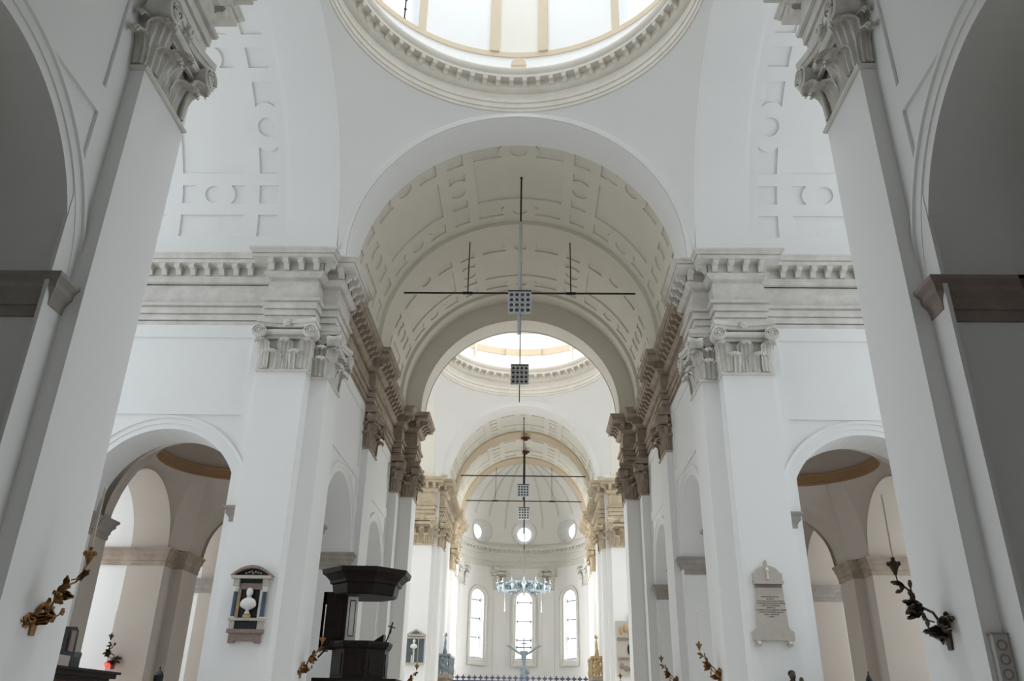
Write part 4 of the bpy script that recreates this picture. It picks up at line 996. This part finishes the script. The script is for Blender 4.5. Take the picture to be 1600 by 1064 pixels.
# ------------------------------------------------------------------ loudspeaker
t = thing('column_loudspeaker', 'slim grey column loudspeaker with a row of round cones on the near pier', 'loudspeaker', (6.16, 10.4, 1.45))
mb = MB(); mb.box(-.10, .08, -.1, 0, 0, 1.18); mb.build('cabinet', 'grey', t)
mb = MB(); mb.box(-.115, .095, -.11, 0, 1.18, 1.2); mb.build('cap', 'rosso', t)
for k in range(7):
    mb = MB(); mb.lathe([(.062, 0), (.058, .008), (.03, -.012), (0, -.012)], n=16); o = mb.build('cone', 'rosso', t, loc=(-.01, -.105, .1+.16*k), rot=(pi/2, 0, 0))

# ------------------------------------------------------------------ spotlight arrays on drop rods
def array(label, y, ztop, zt, zb, w, zend, thick, zsplit=None, x=0.05, tube='steel'):
    t = thing('spotlight_array', label, 'spotlights', (x, y, 0), group='spotlight grids hanging from the vaults')
    if zsplit:
        mb = MB(); mb.tube([(0, 0, zsplit), (0, 0, ztop)], .035, 8); mb.ball((0, 0, ztop), .07, .07, .04); mb.build('drop_rod', 'iron', t)
        mb = MB(); mb.tube([(-.02, 0, zend), (-.02, 0, zsplit)], thick, 8); mb.tube([(.055, 0, zend), (.055, 0, zsplit)], .018, 6); mb.build('drop_tube', 'steel', t)
    else:
        mb = MB(); mb.tube([(0, 0, zend), (0, 0, ztop)], thick, 8); mb.ball((0, 0, ztop), .07, .07, .05); mb.build('drop_rod', 'iron', t)
    h = zt-zb; fr = MB(); b = .022
    for i in range(5):
        xx = -w/2+w*i/4; fr.box(xx-b, xx+b, -.12, -.04, zb, zt)
        zz = zb+h*i/4; fr.box(-w/2, w/2, -.12, -.04, zz-b, zz+b)
    f = fr.build('frame', 'steel', t)
    mb = MB(); mb.box(-w/2-.02, w/2+.02, -.1, .1, zt+.05, zt+.10); mb.build('top_bar', 'iron', t)
    L = MB(); r = w/8*.72
    L.lathe([(0, .02), (r*.7, .02), (r, 0), (r, .02), (r*.75, .14), (0, .16)], n=12); me = L.mesh('lamp', 'lens')
    L = MB(); L.lathe([(r*.95, -.012), (r*1.12, -.012), (r*1.12, .03), (r*.95, .03)], n=14); me2 = L.mesh('lamp_ring', 'steel', True)
    for i in range(4):
        for j in range(4):
            o = ob('lamp', me, t, (-w/2+w*(i+.5)/4, -.10, zb+h*(j+.5)/4), rot=(-pi/2+.0, 0, 0)); ob('lamp_ring', me2, o)
    return t
array('grid of sixteen spotlights on a thick grey drop tube, the closest of the hanging grids', 28.2, 22.43, 16.87, 15.97, .86, 15.1, .055, 20.2, x=.10)
array('grid of sixteen spotlights seen against the dome cornice, second along the nave', 35.3, 22.43, 16.78, 15.88, .80, 15.0, .022, x=.02)
array('small distant spotlight grid under the first half of the chancel vault', 54.5, 21.1, 16.2, 15.45, .75, 15.2, .03, x=.06)
array('small distant spotlight grid just above the central oculus', 62.0, 21.1, 16.4, 15.6, .82, 14.5, .035, x=.05)

# ------------------------------------------------------------------ tie rods
def tie(label, y, z, x0, x1, hx, ztop):
    t = thing('tie_rod', label, 'tie rod', (0, y, 0), group='iron tie rods across the vaults')
    mb = MB(); mb.tube([(x0, 0, z), (x1, 0, z)], .042, 6); mb.build('bar', 'iron', t)
    for x in hx:
        mb = MB(); mb.tube([(x, 0, z), (x, 0, ztop)], .028 if y < 40 else .02, 6); mb.ball((x, 0, z), .06); mb.build('hanger', 'iron', t)
        mb = MB(); mb.box(x-.22, x+.22, -.04, .04, z-.055, z+.055); mb.build('coupling', 'iron', t)
tie('thick iron tie rod with two hangers across the middle of the nave vault', 32.2, 19.05, -5.3, 5.3, (-2.32, 2.32), 21.75)
tie('iron tie rod across the middle rib of the chancel vault', 57.6, 17.75, -4.60, 4.72, (), 0)
tie('iron tie rod before the apse, hung from two thin hangers', 64.2, 17.55, -4.7, 4.75, (-2.25, 2.25), 20.3)
for k, (y, z) in enumerate(((57.6, 20.72), (61.6, 20.9))):
    t = thing('hanging_hat', ('dark red tasselled hat hanging at the middle rib of the chancel vault', 'smaller dark red tasselled hat hanging deeper in the chancel vault')[k], 'hat', (.15, y, z))
    mb = MB(); q = 1-.12*k; mb.lathe([(0, 0), (.18*q, -.02), (.36*q, -.07), (.34*q, -.1), (.2*q, -.12), (.17*q, -.25), (.05, -.3), (0, -.3)], n=20); mb.build('crown_and_brim', 'red', t, smooth=True)
    mb = MB(); [mb.tube([(.3*q*cos(a), .3*q*sin(a), -.1), (.3*q*cos(a), .3*q*sin(a), -.2)], .02, 6) for a in (0, 1.2, 2.5, 3.8, 5)]; mb.build('tassel', 'red', t)
    mb = MB(); mb.tube([(0, 0, 0), (0, 0, .35)], .012, 6); mb.build('cord', 'iron', t)

# ------------------------------------------------------------------ chandelier, altar cross, screen
t = thing('chandelier', 'wide blue-grey glass chandelier hanging before the apse windows', 'chandelier', (.12, 60, 0))
mb = MB(); mb.tube([(0, 0, 10.9), (0, 0, 21.0)], .022, 6); mb.ball((0, 0, 13.1), .06, .06, .25); mb.build('chain', 'iron', t)
mb = MB(); mb.lathe([(0, 10.2), (.3, 10.25), (.34, 10.6), (.12, 10.8), (.05, 11.0), (0, 11.05)], n=16); mb.build('stem', 'crystal', t, smooth=True)
am = MB(); am.tube([(0, .3, 10.35), (0, .8, 10.62), (0, 1.3, 10.5), (0, 1.7, 10.3), (0, 1.9, 10.45)], .035, 6)
for (y, z) in ((.7, 10.6), (1.2, 10.5), (1.65, 10.3)): am.ball((0, y, z), .11, .13, .12, 8)
am.lathe([(0, 10.42), (.13, 10.48), (.14, 10.52), (.03, 10.54), (.03, 10.75), (0, 10.76)], 0, 1.9, 8)
am.tube([(0, .3, 10.25), (0, .9, 10.1), (0, 1.5, 10.0), (0, 1.75, 10.2)], .05, 6); [am.ball((0, y, z), .13, .16, .16, 8) for y, z in ((.5, 10.3), (.95, 10.35), (1.4, 10.2), (1.8, 10.2))]; ame = am.mesh('arm', 'crystal', True)
dm = MB(); dm.lathe([(0, -.55), (.05, -.45), (.02, -.3), (.06, -.15), (.015, 0), (0, 0)], n=8); dme = dm.mesh('glass_drop', 'crystal', True)
for k in range(14):
    a = 2*pi*k/14; o = ob('arm', ame, t, rz=a); ob('glass_drop', dme, o, (0, 1.85, 10.4), sc=(1, 1, .9)); ob('glass_drop', dme, o, (0, 1.2, 10.42)); ob('glass_drop', dme, o, (0, .7, 10.45), sc=(1, 1, .8))
for x in (-1.35, 1.25):
    mb = MB(); mb.tube([(x, 0, 8.6), (x, 0, 9.3)], [.05, .03], 6); mb.tube([(x, 0, 9.3), (x, 0, 10.1)], .012, 5); mb.build('pendant', 'crystal', t)
t = thing('altar_sculpture', 'blue-grey sculpted cross with outstretched curved arms before the central window', 'sculpture', (.14, 63, 0))
mb = MB(); mb.box(-1.2, 1.2, -.5, .5, 0, 3.6); mb.build('base', 'marble', t)
mb = MB(); mb.lathe([(.5, 3.6), (.42, 3.9), (.3, 4.2), (.33, 4.5), (.2, 4.7), (.22, 5.1), (.12, 5.3), (0, 5.35)], n=16)
for k in range(9): mb.ball((.3*cos(k*2.1), .15*sin(k*2.1), 4.0+.14*k), .14, .12, .17, 8)
mb.build('figures', 'crystal', t, smooth=True)
mb = MB(); mb.lathe([(0, 5.3), (.12, 5.35), (.14, 5.6), (.2, 6.0), (.3, 6.2), (.28, 6.25), (0, 6.2)], n=14); mb.build('vase', 'crystal', t, smooth=True)
mb = MB(); mb.tube([(0, 0, 6.2), (0, 0, 7.15)], .03, 6); mb.box(-.2, .2, -.02, .02, 6.75, 6.8); mb.build('cross', 'iron', t)
for sg in (-1, 1):
    mb = MB(); mb.tube([(sg*.15, 0, 6.0), (sg*.5, 0, 6.2), (sg*.9, 0, 6.5), (sg*1.3, 0, 6.62)], [.05, .08, .07, .03], 8); mb.ball((sg*1.05, 0, 6.6), .18, .08, .07); mb.build('curved_arm', 'crystal', t, smooth=True)
t = thing('iron_screen', 'blue-black iron screen with a row of trefoil finials across the chancel', 'screen', (0, 61.5, 0))
mb = MB(); mb.box(-5.05, 5.05, -.05, .05, 4.05, 4.18); mb.box(-5.05, 5.05, -.04, .04, 2.4, 2.5); mb.build('rail', 'bluedark', t)
fm = MB(); fm.prism([(-.03, 0), (.03, 0), (.05, .12), (.17, .16), (.17, .24), (.06, .26), (0, .42), (-.06, .26), (-.17, .24), (-.17, .16), (-.05, .12)], -.03, .03); fme = fm.mesh('finial', 'bluedark')
for i in range(25): ob('finial', fme, t, (-4.9+9.8*i/24, 0, 4.16))
bm = MB(); bm.box(-.025, .025, -.025, .025, 0, 4.1); bme = bm.mesh('upright', 'bluedark')
for i in range(25): ob('upright', bme, t, (-4.9+9.8*i/24, 0, 0))
# singers' balconies
def balcony(label, s, m, y=56.2):
    t = thing('balcony', label, 'balcony', (s*5.3, y, 0))
    mb = MB(side(s)); mb.box(-.85, 0, -1.7, 1.7, 4.0, 4.25); mb.box(-.75, 0, -1.5, 1.5, 3.7, 4.0); mb.build('floor_slab', 'brown', t)
    mb = MB(side(s)); mb.box(-.9, 0, -1.75, 1.75, 5.25, 5.4); mb.build('parapet_rail', m, t)
    b = MB(); b.lathe([(.05, 0), (.07, .1), (.11, .3), (.05, .6), (.09, .85), (.06, 1.0)], n=8); be = b.mesh('baluster', m, True)
    for k in range(9): ob('baluster', be, t, (-s*.8, -1.55+3.1*k/8, 4.25))
    for k in range(3): ob('baluster', be, t, (-s*(.2+.22*k), -1.65, 4.25))
    mb = MB(side(s))
    for k in range(7): mb.ball((-.5-.15*sin(k*1.7), -1.72, 4.4+.12*k), .16, .07, .12, 8)
    mb.build('carved_relief', m, t, smooth=True)
    mb = MB(side(s)); mb.lathe([(.1, 5.4), (.14, 5.5), (.08, 5.8), (.1, 6.1), (.04, 6.4)], -.5, -1.4, 10); mb.ball((-.5, -1.4, 6.55), .13); mb.build('corner_lamp', m, t, smooth=True)
balcony('grey marble singers balcony with a round lamp, on the pulpit side of the chancel', -1, 'crystal')
balcony('gilt and tan carved balcony beside the coloured marble monument', 1, 'yellow')
